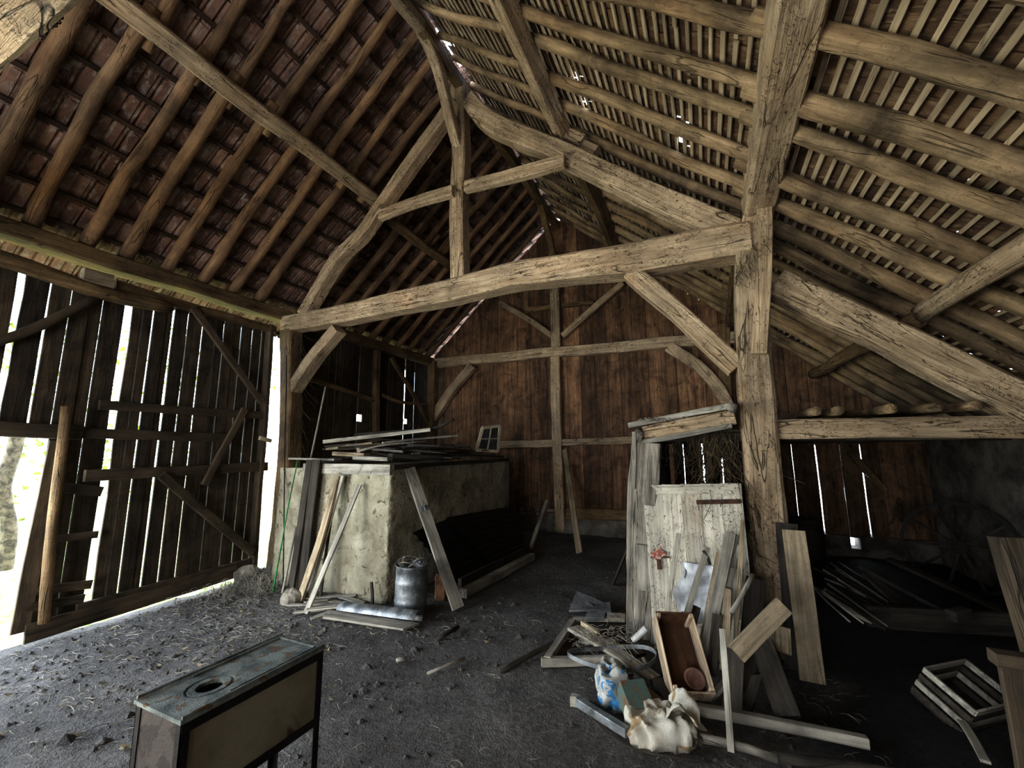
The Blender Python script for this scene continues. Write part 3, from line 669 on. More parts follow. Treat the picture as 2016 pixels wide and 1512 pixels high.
def lean(name, a, b, Yt, w, t, mtl, label, cat='plank', up=(0,-1,0), zb=0.02, plane='Y', mid=None, **k):
    A = PZ(a[0], a[1], zb); B = PY(b[0], b[1], Yt) if plane == 'Y' else PX(b[0], b[1], Yt)
    pts = [A, B] if mid is None else [A, A.lerp(B, .5)+V(mid), B]
    return timber(name, pts, w, t, mtl, label, cat, k.pop('group', None), up=up, cham=.1, wob=k.pop('wob', .008), **k)
FY = BY0-.06
lean('pole', (556,1168), (641,762), 4.5, .028, .028, 'grey', 'long thin pole leaning past the left end of the clay enclosure, topmost of its group', 'pole', rnd=True)
lean('garden_stake', (538,1166), (586,905), FY, .02, .02, 'green', 'green garden stake leaning against the clay enclosure', 'stake', rnd=True, wob=.02, taper=.7)
lean('iron_rod', (557,1164), (564,700), 4.0, .014, .014, 'iron', 'thin dark iron rod standing beside the left post', 'rod', rnd=True)
lean('plank', (573,1164), (611,905), FY, .035, .1, 'darkwood', 'narrow dark plank edge-on, left of the wide grey plank on the enclosure', up=(1,0,0))
lean('plank', (592,1164), (624,905), FY-.01, .13, .025, 'darkwood', 'wide dark grey plank leaning on the left part of the enclosure')
lean('plank', (590,1182), (664,937), FY-.02, .085, .03, 'tan', 'waney tan plank leaning on the enclosure, knotty and slightly crooked', mid=(.03,0,0), zb=.03, rough=.1)
lean('plank', (604,1176), (674,936), FY, .07, .025, 'grey', 'grey narrow plank leaning just right of the waney tan one', zb=.03)
lean('lath', (630,1180), (655,1000), FY, .03, .02, 'darkwood', 'short dark lath leaning between the plank group and the plaster', 'lath')
lean('lath', (602,1208), (708,954), FY-.01, .06, .02, 'grey', 'straight slim plank leaning alone on the plaster face, rightmost of the group', 'plank')
lean('stake', (733,1192), (731,1146), FY-.02, .03, .02, 'darkwood', 'short dark stake upright before the plaster face near its corner', 'stake')
# boards scattered on the ground before the enclosure
GB = 'thin broken boards scattered before the clay enclosure'
flat = [((650,1168),(716,1188),.07),((592,1178),(702,1171),.05),((568,1191),(684,1188),.05),((604,1200),(668,1194),.07),((578,1206),(640,1199),.05),((612,1219),(650,1206),.08),((640,1181),(700,1193),.05),((600,1186),(650,1180),.05)]
fl_lab = ['short pale board lying askew, highest on the scatter', 'thin board lying farthest back in the scatter', 'long thin board lying level across the scatter', 'short board under the foot of the slim leaning plank', 'short board at the left end of the scatter', 'broken board end lying nearest in the scatter', 'narrow board lying slanted in the middle of the scatter', 'splintered piece lying behind the leaning planks']
for i, (a, b, w_) in enumerate(flat):
    z = .03+.012*(i % 4)
    timber('board', [PZ(*a, z), PZ(*b, z+.012)], w_, .014, 'grey', fl_lab[i]+' by the clay enclosure', 'board', GB, wob=.004, seg=5, cutend=U(-.02,.02))
timber('board', [PZ(640,1209,.05), PZ(810,1234,.03)], .16, .02, 'grey', 'wide grey board lying in front of the metal gutter piece', 'board', wob=.004, cutend=.04)
# gutter
a, b = PZ(672,1199,.06), PZ(824,1219,.07); mw = frame(a, b); L = (b-a).length; mb = MB(); k = 14; n = 12
for side, rr in ((0, .075), (1, .071)):
    for i in range(n+1):
        for q in range(k+1):
            an = math.radians(-35+205*q/k); mb.v.append(V((L*i/n, rr*math.cos(an)*(1+.04*noise.noise(V((i*.4, q*.3, 1)))), rr*math.sin(an))))
for i in range(n):
    for q in range(k):
        a_ = i*(k+1)+q; mb.f.append((a_, a_+k+1, a_+k+2, a_+1)); a_ += (n+1)*(k+1); mb.f.append((a_, a_+1, a_+k+2, a_+k+1))
e = (n+1)*(k+1)
for q in range(k): mb.f.append((q, q+1, e+q+1, e+q)); mb.f.append((n*(k+1)+q, e+n*(k+1)+q, e+n*(k+1)+q+1, n*(k+1)+q+1))
tag(mb.build('gutter', 'galv', mw=mw, smooth=True), 'grey half-round metal gutter piece lying before the drum', 'gutter')
# drum with crumpled rim and straps
c = PZ(808, 1207); c.z = 0
dru = thing('metal_drum', c, 'dented grey metal drum stuffed with straps, beside the enclosure corner', 'drum')
mb = MB(); H_ = .46; prof = [(0,0.01),(.155,.0),(.162,.01),(.16,.12),(.165,.135),(.16,.15),(.16,.3),(.166,.315),(.16,.33),(.158,H_),(.166,H_+.008),(.158,H_+.016),(.148,H_),(.15,.1),(0,.1)]
mb.lathe(prof, 30)
for v in mb.v: d = 1+.07*noise.noise(V((v.x*6, v.y*6, v.z*4+3))); v.x = v.x*d+c.x; v.y = v.y*d+c.y
mb.build('shell', 'galv', dru, smooth=True)
def strip(pts, w, t, k=1):
    m_ = MB(); m_.sweep(catmull(pts, 16), lambda i, t_: [(-w/2,-t/2),(w/2,-t/2),(w/2,t/2),(-w/2,t/2)]); return m_
for i in range(6):
    a0 = U(0, 6.28); r0 = U(.09, .15); hh = U(.03, .13)
    P = [c+V((r0*math.cos(a0+q*U(.8,1.2)), r0*math.sin(a0+q*1.0), H_-.03+hh*math.sin(q*1.0))) for q in range(4)]
    strip(P, .028, .003).build('strap', 'galv' if i % 2 else 'grey', dru)
for sgn in (-1,): 
    P = [c+V((-.16, -.02, .33)), c+V((-.22, -.04, .29)), c+V((-.23, -.04, .22)), c+V((-.16, -.02, .17))]
    mb = MB(); mb.tube(catmull(P, 12), .006, 6); mb.build('handle', 'rust', dru, smooth=True)
# block, hinged plank, corrugated sheets, beams
c = PZ(866, 1182); mb = MB(); mb.box((-.055,-.03,0), (.055,.06,.26)); 
mb2 = MB(); 
blk = mb.build('sandstone_block', 'sandstone', mw=Matrix.Translation(c) @ Euler((0,0,.5)).to_matrix().to_4x4()); tag(blk, 'orange-brown upright block beside the drum', 'block')
bv = blk.modifiers.new('b', 'BEVEL'); bv.width = .008; bv.segments = 2
A, B = PZ(902, 1198, .02), PX(806, 922, BX1+.03)
pk = timber('plank', [A, B], .13, .035, 'grey', 'long wide plank leaning on the enclosure side, with a small hinge halfway', 'plank', up=(1,-.5,0), wob=.004)
mid = A.lerp(B, .68); mw = frame(A, B, (1,-.5,0)); mw.translation = mid; mb = MB(); mb.box((-.03,-.055,.018), (.03,-.01,.026)); mb.box((-.03,-.004,.018), (.03,.045,.026)); mb.tube([(-.032,-.007,.026), (.032,-.007,.026)], .007, 8)
mb.build('hinge', 'galv', pk, mw)
def corr(name, bl, br, tl, tr_, amp, waves, mtl, label):
    mb = MB(); n1, n2 = waves*8, 14; nn = (br-bl).cross(tl-bl).normalized()
    for s_ in (0, .006):
        for j in range(n1+1):
            t = j/n1
            for i in range(n2+1):
                q = i/n2; p = bl.lerp(br, q).lerp(tl.lerp(tr_, q), t)
                mb.v.append(p+nn*(amp*math.sin(t*waves*6.283)+s_+.012*noise.noise(p*3)))
    for s_ in (0, 1):
        o = s_*(n1+1)*(n2+1)
        for j in range(n1):
            for i in range(n2): a = o+j*(n2+1)+i; mb.f.append((a, a+1, a+n2+2, a+n2+1) if s_ else (a, a+n2+1, a+n2+2, a+1))
    return tag(mb.build(name, mtl, smooth=True), label, 'sheet')
xs = BX1+.03
corr('corrugated_sheet', PZ(905,1154,.03), PZ(985,1117,.03), PX(813,1048,xs), PX(884,1021,xs), .014, 9, 'tar', 'black corrugated sheet behind the long hinged plank, left of the pair')
corr('corrugated_sheet', PZ(972,1120,.05), PZ(1038,1087,.05), PX(878,1019,xs+.02), PX(1012,996,xs+.02), .014, 9, 'tar', 'black corrugated sheet right of the pair, overlapping the other')
timber('beam', [PZ(912,1168,.06), PZ(1047,1096,.06)], .1, .1, 'grey', 'squared grey timber lying on the earth below the black sheets', 'beam', wob=.005)
timber('board', [PZ(905,1150,.1), PZ(1040,1082,.1)], .05, .12, 'darkwood', 'dark board on edge between the black sheets and the squared timber', 'board', wob=.005)
lean('stick', (1045,1080), (1077,986), 7.6, .06, .05, 'grey', 'short grey stick leaning up toward the back wall, right of the black sheets', 'stick')
lean('plank', (1141,1088), (1112,885), YB-.14, .1, .03, 'tan', 'slim plank leaning on the centre post of the back gable', wob=.02)
lean('plank', (1206,1152), (1243,1062), 5.4, .1, .02, 'darkwood', 'dark board leaning behind the rough stall post', up=(1,0,0))
# ---- heap on top of the enclosure
TZ = BZ+.06
def on(name, a, b, Y1, Y2, w, t, mtl, label, cat='board', **k): return timber(name, [PY(*a, Y1), PY(*b, Y2)], w, t, mtl, label, cat, k.pop('group', None), **k)
on('board', (639,870), (848,846), 4.2, 4.9, .13, .05, 'grey', 'long pale board lying highest on the heap over the clay enclosure', wob=.01)
timber('branch', [PY(700,858,5.2), PY(790,850,5.1), PY(850,845,5.0), PY(893,826,5.0)], .09, .09, 'darkwood', 'dark crooked branch rising right from the heap top', 'branch', rnd=True, taper=.4)
on('board', (575,903), (665,905), 3.9, 3.9, .12, .025, 'grey', 'thin board along the left front edge of the enclosure top')
on('board', (660,893), (722,897), 3.95, 3.95, .1, .05, 'tan', 'short tan plank stub near the front of the heap')
on('board', (700,901), (768,904), 3.85, 3.85, .1, .045, 'grey', 'pale squared plank end over the front corner of the enclosure')
on('board', (768,897), (868,900), 3.95, 4.6, .12, .04, 'darkwood', 'dark plank lying along the corner of the enclosure top')
on('board', (820,893), (985,899), 4.4, 6.4, .14, .03, 'darkwood', 'long dark plank along the right edge of the enclosure top')
on('board', (645,884), (735,872), 4.1, 4.3, .09, .03, 'tan', 'short tan board under the pale long board')
on('board', (705,886), (735,877), 4.3, 4.5, .1, .07, 'pale', 'stubby yellowish timber end in the middle of the heap', cat='block')
GS = 'dark sticks and laths heaped on the clay enclosure'
sl_ = 'dark thin stick in the tangled heap on top of the clay enclosure'
for i in range(64):
    y = U(4.2, 6.1); x = U(-4.5, -3.55); an = random.gauss(.75, .45); L = U(.5, 1.25); z = TZ+U(.0, .34)*max(.25, 1-abs(y-4.9)/2)
    d = V((math.cos(an), math.sin(an), U(-.12,.12)))*L/2; c = V((x, y, z))
    a_, b_ = c-d, c+d
    for p in (a_, b_):
        p.x = min(-3.3, max(-4.95, p.x)); p.y = min(6.7, max(3.95, p.y)); p.z = max(TZ, p.z)
    timber('stick', [a_, c+V((0,0,U(-.02,.03))), b_], U(.03,.055), U(.02,.03), 'darkwood' if R() < .7 else 'grey', sl_, 'stick', GS, rnd=R() < .4, wob=.02, seg=6)
def wframe(name, TL, TR, BR, BL, w, t, label, nv, nh, mtl='pale', pane=True, cat='window frame'):
    o = thing(name, (BL+BR)/2, label, cat)
    nn = (TR-TL).cross(BL-TL).normalized()
    for a, b in ((TL, TR), (BL, BR)): timber('rail', [a, b], t, w, mtl, parent=o, up=(TL-BL), wob=.002, seg=4)
    for a, b in ((TL, BL), (TR, BR)): timber('stile', [a, b], w, t, mtl, parent=o, up=nn, wob=.002, seg=4)
    for i in range(1, nv+1):
        q = i/(nv+1); timber('glazing_bar', [TL.lerp(TR, q), BL.lerp(BR, q)], w*.5, t*.7, mtl, parent=o, up=nn, wob=.001, seg=4)
    for i in range(1, nh+1):
        q = i/(nh+1); timber('glazing_bar', [TL.lerp(BL, q), TR.lerp(BR, q)], t*.7, w*.4, mtl, parent=o, up=(TL-BL), wob=.001, seg=4)
    if pane:
        mb = MB(); mb.add([TL+nn*.004, TR+nn*.004, BR+nn*.004, BL+nn*.004], [(0,1,2,3)]); mb.build('pane', 'glass_dark', o)
    return o
wframe('window_frame', PY(950,842,6.2), PY(984,838,6.5), PY(980,889,6.5), PY(938,886,6.15), .05, .035, 'small pale window frame with dark panes standing at the right end of the heap', 1, 1)
# stones at the door post
for i, (x, y, s_, lb) in enumerate(((487,1140,.17,'pale rough stone block at the foot of the left post'), (575,1186,.13,'earthy lump of stone and roots before the plank group'), (520,1146,.08,'small stone beside the rough block at the left post'))):
    c = PZ(x, y); mb = MB(); k = 12
    for j in range(9):
        for q in range(k):
            th = math.pi*j/8; ph = 6.283*q/k; p = V((math.sin(th)*math.cos(ph), math.sin(th)*math.sin(ph)*.85, math.cos(th)*.8)); p *= s_*(1+.25*noise.noise(p*2.1+V((i*7,0,0)))); p.z = max(p.z, -.05); mb.v.append(p+V((0,0,.04)))
    for j in range(8):
        for q in range(k): mb.f.append((j*k+q, (j+1)*k+q, (j+1)*k+(q+1) % k, j*k+(q+1) % k))
    tag(mb.build('stone', 'stone', mw=Matrix.Translation(c)), lb, 'stone')

# ---------------------------------------------------------------- stove frame in the foreground
sx0, sx1, sy0, sy1, sz0, sz1 = -1.955, -1.672, .95, 1.532, .43, .75
st = thing('stove', ((sx0+sx1)/2, (sy0+sy1)/2, 0), 'narrow rusty metal stove on angle-iron legs, round hole in its top, left foreground', 'stove')
def sbox(nm, a, b, mt, **k):
    mb = MB(); mb.box(a, b); o = mb.build(nm, mt, st); m_ = o.modifiers.new('b', 'BEVEL'); m_.width = .003; m_.segments = 2; return o
# top plate with an opening
hc = PZ(413, 1350, sz1); hr = .043
mb = MB(); kx = 40
outer = []; cx, cyy = hc.x, hc.y
for q in range(kx):
    a = 6.2832*q/kx; dx, dy = math.cos(a), math.sin(a)
    tx = (sx1+.006-cx)/dx if dx > 1e-6 else (sx0-.006-cx)/dx if dx < -1e-6 else 1e9
    ty = (sy1+.006-cyy)/dy if dy > 1e-6 else (sy0-.006-cyy)/dy if dy < -1e-6 else 1e9
    t = min(tx, ty); outer.append((cx+dx*t, cyy+dy*t))
rings = [(hr, -.012), (hr, 0), (hr*1.5, .001), (hr*1.55, -.003), (hr*1.7, -.003), (hr*1.75, .001)]
for r_, dz in rings:
    for q in range(kx): a = 6.2832*q/kx; mb.v.append(V((cx+r_*math.cos(a)*1, cyy+r_*math.sin(a)*1.1, sz1+dz)))
for (x, y) in outer: mb.v.append(V((x, y, sz1)))
for (x, y) in outer: mb.v.append(V((x, y, sz1-.014)))
for r_ in range(len(rings)+1):
    for q in range(kx): mb.f.append((r_*kx+q, r_*kx+(q+1) % kx, (r_+1)*kx+(q+1) % kx, (r_+1)*kx+q))
for (x, y) in ((sx0-.006, sy0-.006), (sx1+.006, sy0-.006), (sx1+.006, sy1+.006), (sx0-.006, sy1+.006)):
    i0 = min(range(kx), key=lambda q: (outer[q][0]-x)**2+(outer[q][1]-y)**2); b0 = len(rings)*kx
    for dz, o_ in ((0, b0), (-.014, b0+kx)): mb.v[o_+i0] = V((x, y, sz1+dz))
tp = mb.build('top_plate', 'stove_top', st)
mb = MB(); z = sz1+.004
rim = [V((sx0+.022, sy0+.17, z)), V((sx0+.022, sy1-.03, z)), V((sx1-.022, sy1-.03, z)), V((sx1-.022, sy0+.17, z))]
mb.tube(rim, .004, 6); mb.build('groove_rim', 'stove_top', tp)
mb = MB()
for a, b in (((sx0, sy0, z+.003), (sx0, sy1, z+.003)), ((sx1, sy0, z+.001), (sx1, sy1, z+.001))): mb.tube([a, b], .006, 6)
mb.build('edge_bead', 'stove_top', tp)
mb = MB(); mb.lathe([(hr+.004,-.2),(hr+.004,-.012)], 24, Matrix.Translation((hc.x, hc.y, sz1))); mb.lathe([(0,-.2),(hr+.004,-.2)], 24, Matrix.Translation((hc.x, hc.y, sz1))); mb.build('burner_well', 'blackhole', tp)
sbox('side_panel', (sx1-.012, sy0+.02, sz0+.02), (sx1-.004, sy1-.02, sz1-.02), 'enamel')
sbox('side_panel', (sx0+.004, sy0+.02, sz0+.02), (sx0+.012, sy1-.02, sz1-.02), 'enamel')
sbox('end_panel', (sx0+.01, sy0+.004, sz0-.2), (sx1-.01, sy0+.012, sz1-.014), 'stove_end')['label'] = 'rust-brown end panel facing the camera side'
sbox('end_panel', (sx0+.01, sy1-.012, sz0), (sx1-.01, sy1-.004, sz1-.014), 'stove_end')
def angle(nm, a, b, nx_, ny_):      # upright angle iron
    mb = MB(); x, y = a[0], a[1]; mb.box((min(x, x+nx_*.03), min(y, y+ny_*.004), a[2]), (max(x, x+nx_*.03), max(y, y+ny_*.004), b[2])); mb.box((min(x, x+nx_*.004), min(y, y+ny_*.03), a[2]), (max(x, x+nx_*.004), max(y, y+ny_*.03), b[2])); return mb.build(nm, 'iron', st)
for x, nx_ in ((sx0, 1), (sx1, -1)):
    for y, ny_ in ((sy0, 1), (sy1, -1)): angle('leg', (x, y, -.02), (x, y, sz1-.013), nx_, ny_)
for x in (sx0, sx1-.004):
    sbox('frame_rail', (x-.001, sy0, sz0-.002), (x+.005, sy1, sz0+.032), 'iron'); sbox('frame_rail', (x-.001, sy0, sz1-.05), (x+.005, sy1, sz1-.013), 'iron')
for y in (sy0, sy1-.004): sbox('frame_rail', (sx0, y, sz0), (sx1, y+.004, sz0+.03), 'iron')
# chain in the upper left
ch = thing('chain', PY(60,40,.63), 'rusty iron chain draped over the pale beam in the upper left corner', 'chain')
cp_ = catmull([PY(*p, .63) for p in ((-30,-20),(0,10),(30,30),(55,42),(82,46),(98,52),(112,44),(120,28),(128,8),(132,-15))], 30)
for i in range(30):
    a, b = cp_[i], cp_[i+1]; mw = frame(a, b); mb = MB(); L = (b-a).length*.72; rr = .009
    pts = [V((L*math.cos(t)*1.0+L*.7, rr*1.1*math.sin(t), 0)) for t in [6.283*q/10 for q in range(10)]]
    if i % 2: pts = [V((p.x, 0, p.y)) for p in pts]
    mb.sweep(pts, lambda i_, t_: [(.0035*math.cos(6.283*q/5), .0035*math.sin(6.283*q/5)) for q in range(5)], V((0,1,0)) if i % 2 else V((0,0,1)), closed=True)
    mb.build('link', 'iron', ch, mw, smooth=True)
# ---------------------------------------------------------------- stall at the bent post
mb_ = MB()
part = wall_planks(lambda a, z, d: (-.64+d, a, z), 4.35, 8.05, lambda q: 0, lambda q: 1.76, .16, .28, .004, .025)  # partition added to keep the inside of the stall dark
tag(part.build('wall_added_partition', 'wall_dark'), kind='structure')
PYs = 4.08
timber('stall_post', [PY(1264,1262,PYs), PY(1266,1100,PYs), PY(1270,960,PYs), PY(1274,872,PYs)], .25, .2, 'rough', 'rough deeply weathered stall post, left of the white door', 'post', up=(0,-1,0), wob=.012, rough=.1)
timber('batten', [PY(1265,1072,PYs-.13), PY(1268,1162,PYs-.13)], .1, .03, 'grey', 'short board nailed low on the rough stall post', 'board', up=(0,-1,0), seg=5)
timber('batten', [PY(1248,850,PYs-.12), PY(1247,962,PYs-.12)], .035, .03, 'grey', 'thin strip on the upper left edge of the rough stall post', 'lath', up=(0,-1,0), seg=5)
timber('stall_beam', [PY(1268,853,PYs), PY(1350,838,PYs), PY(1446,822,PYs)], .12, .12, 'beam', 'thick weathered lintel beam over the stall opening', 'beam', wob=.006)
timber('stall_beam', [PY(1252,872,PYs-.04), PY(1340,857,PYs-.04), PY(1440,838,PYs-.04)], .07, .045, 'grey', 'slim lower lath beam under the stall lintel', 'beam', wob=.006)
timber('stall_beam', [PY(1238,838,PYs+.12), PY(1330,820,PYs+.12), PY(1438,800,PYs+.12)], .1, .05, 'grey', 'slim upper beam behind the stall lintel', 'beam', wob=.008)
timber('log', [PY(1441,803,PYs-.2), PY(1441,803,6.0)], .085, .09, 'rough', 'round log end poking out beside the bent post above the stall', 'log', rnd=True)
timber('log', [PY(1256,858,PYs-.12), PY(1262,855,5.2)], .1, .11, 'rough', 'knobbly log end lying on top of the rough stall post', 'log', rnd=True, rough=.2)
for i, (x, y, lb) in enumerate(((1608,814,'round pole end on the aisle tie, nearest the bent post'), (1652,818,'smaller pole end on the aisle tie, second from the bent post'), (1757,812,'forked pole end in the middle of the aisle tie'), (1848,812,'pole end on the aisle tie toward the right edge'), (1925,810,'last pole end on the aisle tie at the right'))):
    p = PY(x, y, 4.05); timber('pole', [(p.x, 4.05, 1.93), (p.x+.05, 6, 1.98), (p.x+.02, 8.08, 1.92)], .075, .075, 'rafter_r', lb, 'pole', rnd=True, wob=.02)
for i, y in enumerate((4.5, 6.2, 7.95)): timber('joist', [(-.6, y, 1.745), (2.92, y, 1.745)], .08, .08, 'darkwood', ['dark joist under the loft boards, just behind the aisle tie', 'dark joist under the middle of the loft boards', 'dark joist under the loft boards at the end wall'][i], 'joist')
GLo = 'loft boards over stall and aisle'
for i in range(13):
    x = -.5+i*.25; timber('loft_board', [(x, 4.38, 1.80), (x, 8.05, 1.80)], .235, .025, 'darkwood', 'dark loose board of the low loft over stall and side aisle', 'board', GLo, wob=.01, seg=8)
# white door leaning in the stall opening
TL, TR = PY(1266,955,4.0), PY(1459,951,4.0); BL, BR = PY(1288,1250,3.86), PY(1490,1265,3.86)
BL.z = BR.z = .02
wd = thing('stall_door', (BL+BR)/2, 'whitewashed plank door standing in the stall opening, red stain at its left', 'door')
nn = (TR-TL).cross(BL-TL).normalized()
if nn.y > 0: nn = -nn
for i in range(5):
    q0, q1 = i/5, (i+1)/5; a0, a1 = TL.lerp(TR, q0), TL.lerp(TR, q1); b0, b1 = BL.lerp(BR, q0), BL.lerp(BR, q1)
    timber('door_board', [(b0+b1)/2, (a0+a1)/2], (a1-a0).length*.985, .025, 'door_white', parent=wd, up=nn, wob=.001, rough=.008, cham=.12)
timber('ledge', [TL.lerp(TR, .01)+nn*.02-V((0,0,.045)), TL.lerp(TR, .97)+nn*.02-V((0,0,.045))], .02, .085, 'door_white', parent=wd, wob=.001, rough=.01)
timber('hinge_strap', [PY(1371,989,3.94), PY(1458,987,3.94)], .008, .035, 'rust', 'rusted strap hinge', parent=wd, wob=0, seg=6)
timber('latch', [PY(1281,1097,3.9), PY(1318,1097,3.9)], .012, .012, 'rust', parent=wd, wob=0, seg=4)
timber('latch', [PY(1296,1098,3.9), PY(1298,1121,3.9)], .03, .01, 'rust', parent=wd, wob=0, seg=4, up=(0,-1,0))
def blot(name, c, r, mtl, par, n=26, sd=0, nrm=None, sx=1, sz=1):
    mb = MB(); mb.v.append(V(c)); 
    for q in range(n):
        a = 6.283*q/n; rr = r*(.75+.6*noise.noise(V((math.cos(a)*2.5+sd, math.sin(a)*2.5, sd)))); mb.v.append(V(c)+V((rr*math.cos(a)*sx, 0, rr*math.sin(a)*sz)))
    mb.f = [(0, 1+(q+1) % n, 1+q) for q in range(n)]; return mb.build(name, mtl, par)
M['redstain'] = plain('red_stain', (122,66,56), .9, 0, .3, .001, 22, (168,150,132), thr=(.44,.56))
blot('red_stain', PY(1296,1090,3.892), .055, 'redstain', wd, sd=3, sx=1.2)
blot('red_stain', PY(1302,1074,3.896), .02, 'redstain', wd, sd=9)
# crumpled film hanging on the door
mb = MB(); n = 24; P4 = [PY(1338,1105,3.9), PY(1432,1118,3.9), PY(1425,1215,3.8), PY(1330,1222,3.82)]
for j in range(n+1):
    for i in range(n+1):
        u, v = i/n, j/n; p = P4[0].lerp(P4[1], u).lerp(P4[3].lerp(P4[2], u), v); e = noise.noise(V((u*3, v*3, 5)))
        p += nn*(.02+.03*noise.noise(V((u*4, v*4, 1)))+.02*abs(noise.noise(V((u*9, v*7, 2))))); p.x += .03*math.sin(v*9)*(u > .9 or u < .1); p.z += .05*e*(v > .9); mb.v.append(p)
for j in range(n):
    for i in range(n): a = j*(n+1)+i; mb.f.append((a, a+n+1, a+n+2, a+1))
tag(mb.build('plastic_film', 'plastic', smooth=True), 'crumpled whitish plastic film hanging on the lower half of the white door', 'film')
# ---- sticks and slats leaning on door and post
def ls(nm, a, b, w, t, mt, label, Ya=3.4, Yb=3.82, cat='slat', **k):
    A, B = PY(*a, Ya), PY(*b, Yb)
    A.z = max(A.z, .03); k.setdefault('up', (0,-1,0))
    return timber(nm, [A, B], w, t, mt, label, cat, wob=k.pop('wob', .006), cham=.12, **k)
ls('slat', (1305,1260), (1336,1050), .04, .02, 'grey', 'thin slat leaning on the white door, leftmost', 3.5, 3.83)
ls('slat', (1340,1250), (1393,1078), .042, .022, 'grey', 'slat leaning on the white door, second from left, bent top', 3.45, 3.8)
timber('hook', [PY(1384,1084,3.77), PY(1391,1098,3.76), PY(1398,1112,3.76)], .02, .02, 'darkwood', 'small dark splinter at the bent top of the second slat', 'splinter', seg=3)
ls('slat', (1386,1300), (1437,1049), .075, .03, 'grey', 'broad grey slat in the middle of the leaning group', 3.3, 3.78)
ls('slat', (1425,1130), (1449,1052), .055, .03, 'grey', 'short thick slat stub behind the broad grey slat', 3.7, 3.83)
ls('slat', (1448,1275), (1462,1025), .03, .02, 'tan', 'tall slim stick, highest of the leaning group', 3.4, 3.85)
ls('slat', (1415,1300), (1441,1118), .09, .02, 'grey', 'wide thin slat with broken foot right of the broad slat', 3.3, 3.7)
ls('slat', (1382,1280), (1418,1090), .06, .02, 'tan', 'pale slat close behind the broad grey slat', 3.42, 3.84)
ls('branch', (1440,1205), (1482,1132), .03, .03, 'grey', 'short round branch piece with cut end, leaning right', 3.35, 3.6, 'branch', rnd=True)
ls('slat', (1468,1360), (1487,1140), .12, .025, 'darkwood', 'wide dark board standing before the bent post', 3.3, 3.8, 'plank')
ls('slat', (1440,1410), (1448,1280), .1, .025, 'darkwood', 'dark upright board low in the leaning group', 3.05, 3.15, 'plank')
ls('plank', (1450,1287), (1543,1192), .105, .03, 'tan', 'short tan plank lying diagonally across the foot of the post', 3.05, 3.2)
ls('plank', (1552,1412), (1498,1262), .14, .03, 'darkwood', 'greenish dark plank sloping down right below the diagonal plank', 3.15, 3.45)
ls('stick', (1439,1480), (1422,1238), .034, .028, 'grey', 'pale upright stick standing free in front of the leaning slats', 2.75, 2.95, 'stick')
ls('board', (1530,1282), (1528,1232), .17, .025, 'tan', 'broken tan board end behind the diagonal plank', 3.5, 3.6, 'board')
ls('plank', (1600,1343), (1562,1044), .15, .035, 'tan', 'long tan plank leaning at the right of the bent post', 3.72, 3.95)
ls('plank', (1568,1330), (1548,1030), .14, .03, 'darkwood', 'dark plank between the bent post and the long tan plank', 3.9, 4.06)
ls('slat', (1350,1290), (1372,1195), .05, .02, 'darkwood', 'short dark slat behind the open crate', 3.35, 3.6)
ls('slat', (1400,1330), (1412,1210), .06, .02, 'darkwood', 'jagged broken slat right of the open crate', 3.2, 3.4)
ls('slat', (1425,1320), (1432,1160), .05, .02, 'tan', 'brown slat in the gap right of the wide thin slat', 3.2, 3.55)
ls('slat', (1490,1330), (1505,1210), .06, .02, 'tan', 'brown board sliver at the foot of the bent post', 3.4, 3.75)
# open crate
A, B = PY(1362,1372,3.02), PY(1323,1216,3.33); A.z = max(A.z, .12)
mw = frame(A, B, (.4,-1,.3)); L = (B-A).length; cr = thing('crate', A, 'open slatted fruit crate tilted on its end against the slats', 'crate')
Wd, Dp = .25, .15
def cb(nm, a, b, mt='crate'):
    mb = MB(); mb.box(a, b, None); o = mb.build(nm, mt, cr, mw); m_ = o.modifiers.new('b', 'BEVEL'); m_.width = .002; return o
for s_ in (-1, 1):
    for i in range(3):
        z0 = -Dp/2+i*Dp/3; cb('side_slat', (0, s_*Wd/2-.004, z0+.003), (L, s_*Wd/2+.004, z0+Dp/3-.004))
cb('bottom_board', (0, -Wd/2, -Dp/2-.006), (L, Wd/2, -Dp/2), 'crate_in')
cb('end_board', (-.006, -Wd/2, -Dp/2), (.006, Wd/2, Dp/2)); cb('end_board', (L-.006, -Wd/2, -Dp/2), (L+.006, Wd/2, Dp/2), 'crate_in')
for x in (.01, L-.03):
    for s_ in (-1, 1): cb('corner_block', (x, s_*(Wd/2-.016)-.012, -Dp/2), (x+.022, s_*(Wd/2-.016)+.012, Dp/2+.012))
mb = MB(); p0 = mw @ V((.1, -.05, -.02)); rg = [(.045,0),(.062,.004),(.066,.012),(.06,.02),(.05,.014),(.045,.004)]
mb.lathe(rg+[rg[0]], 28); dmw = Matrix.Translation(p0) @ frame(V((0,0,0)), (B-A), (.4,-1,.3)).to_3x3().to_4x4(); mb.lathe([(0,.002),(.048,.004)], 20)
tag(mb.build('clay_ring', 'pink', mw=dmw, smooth=True), 'reddish round lid lying inside the open crate', 'lid')
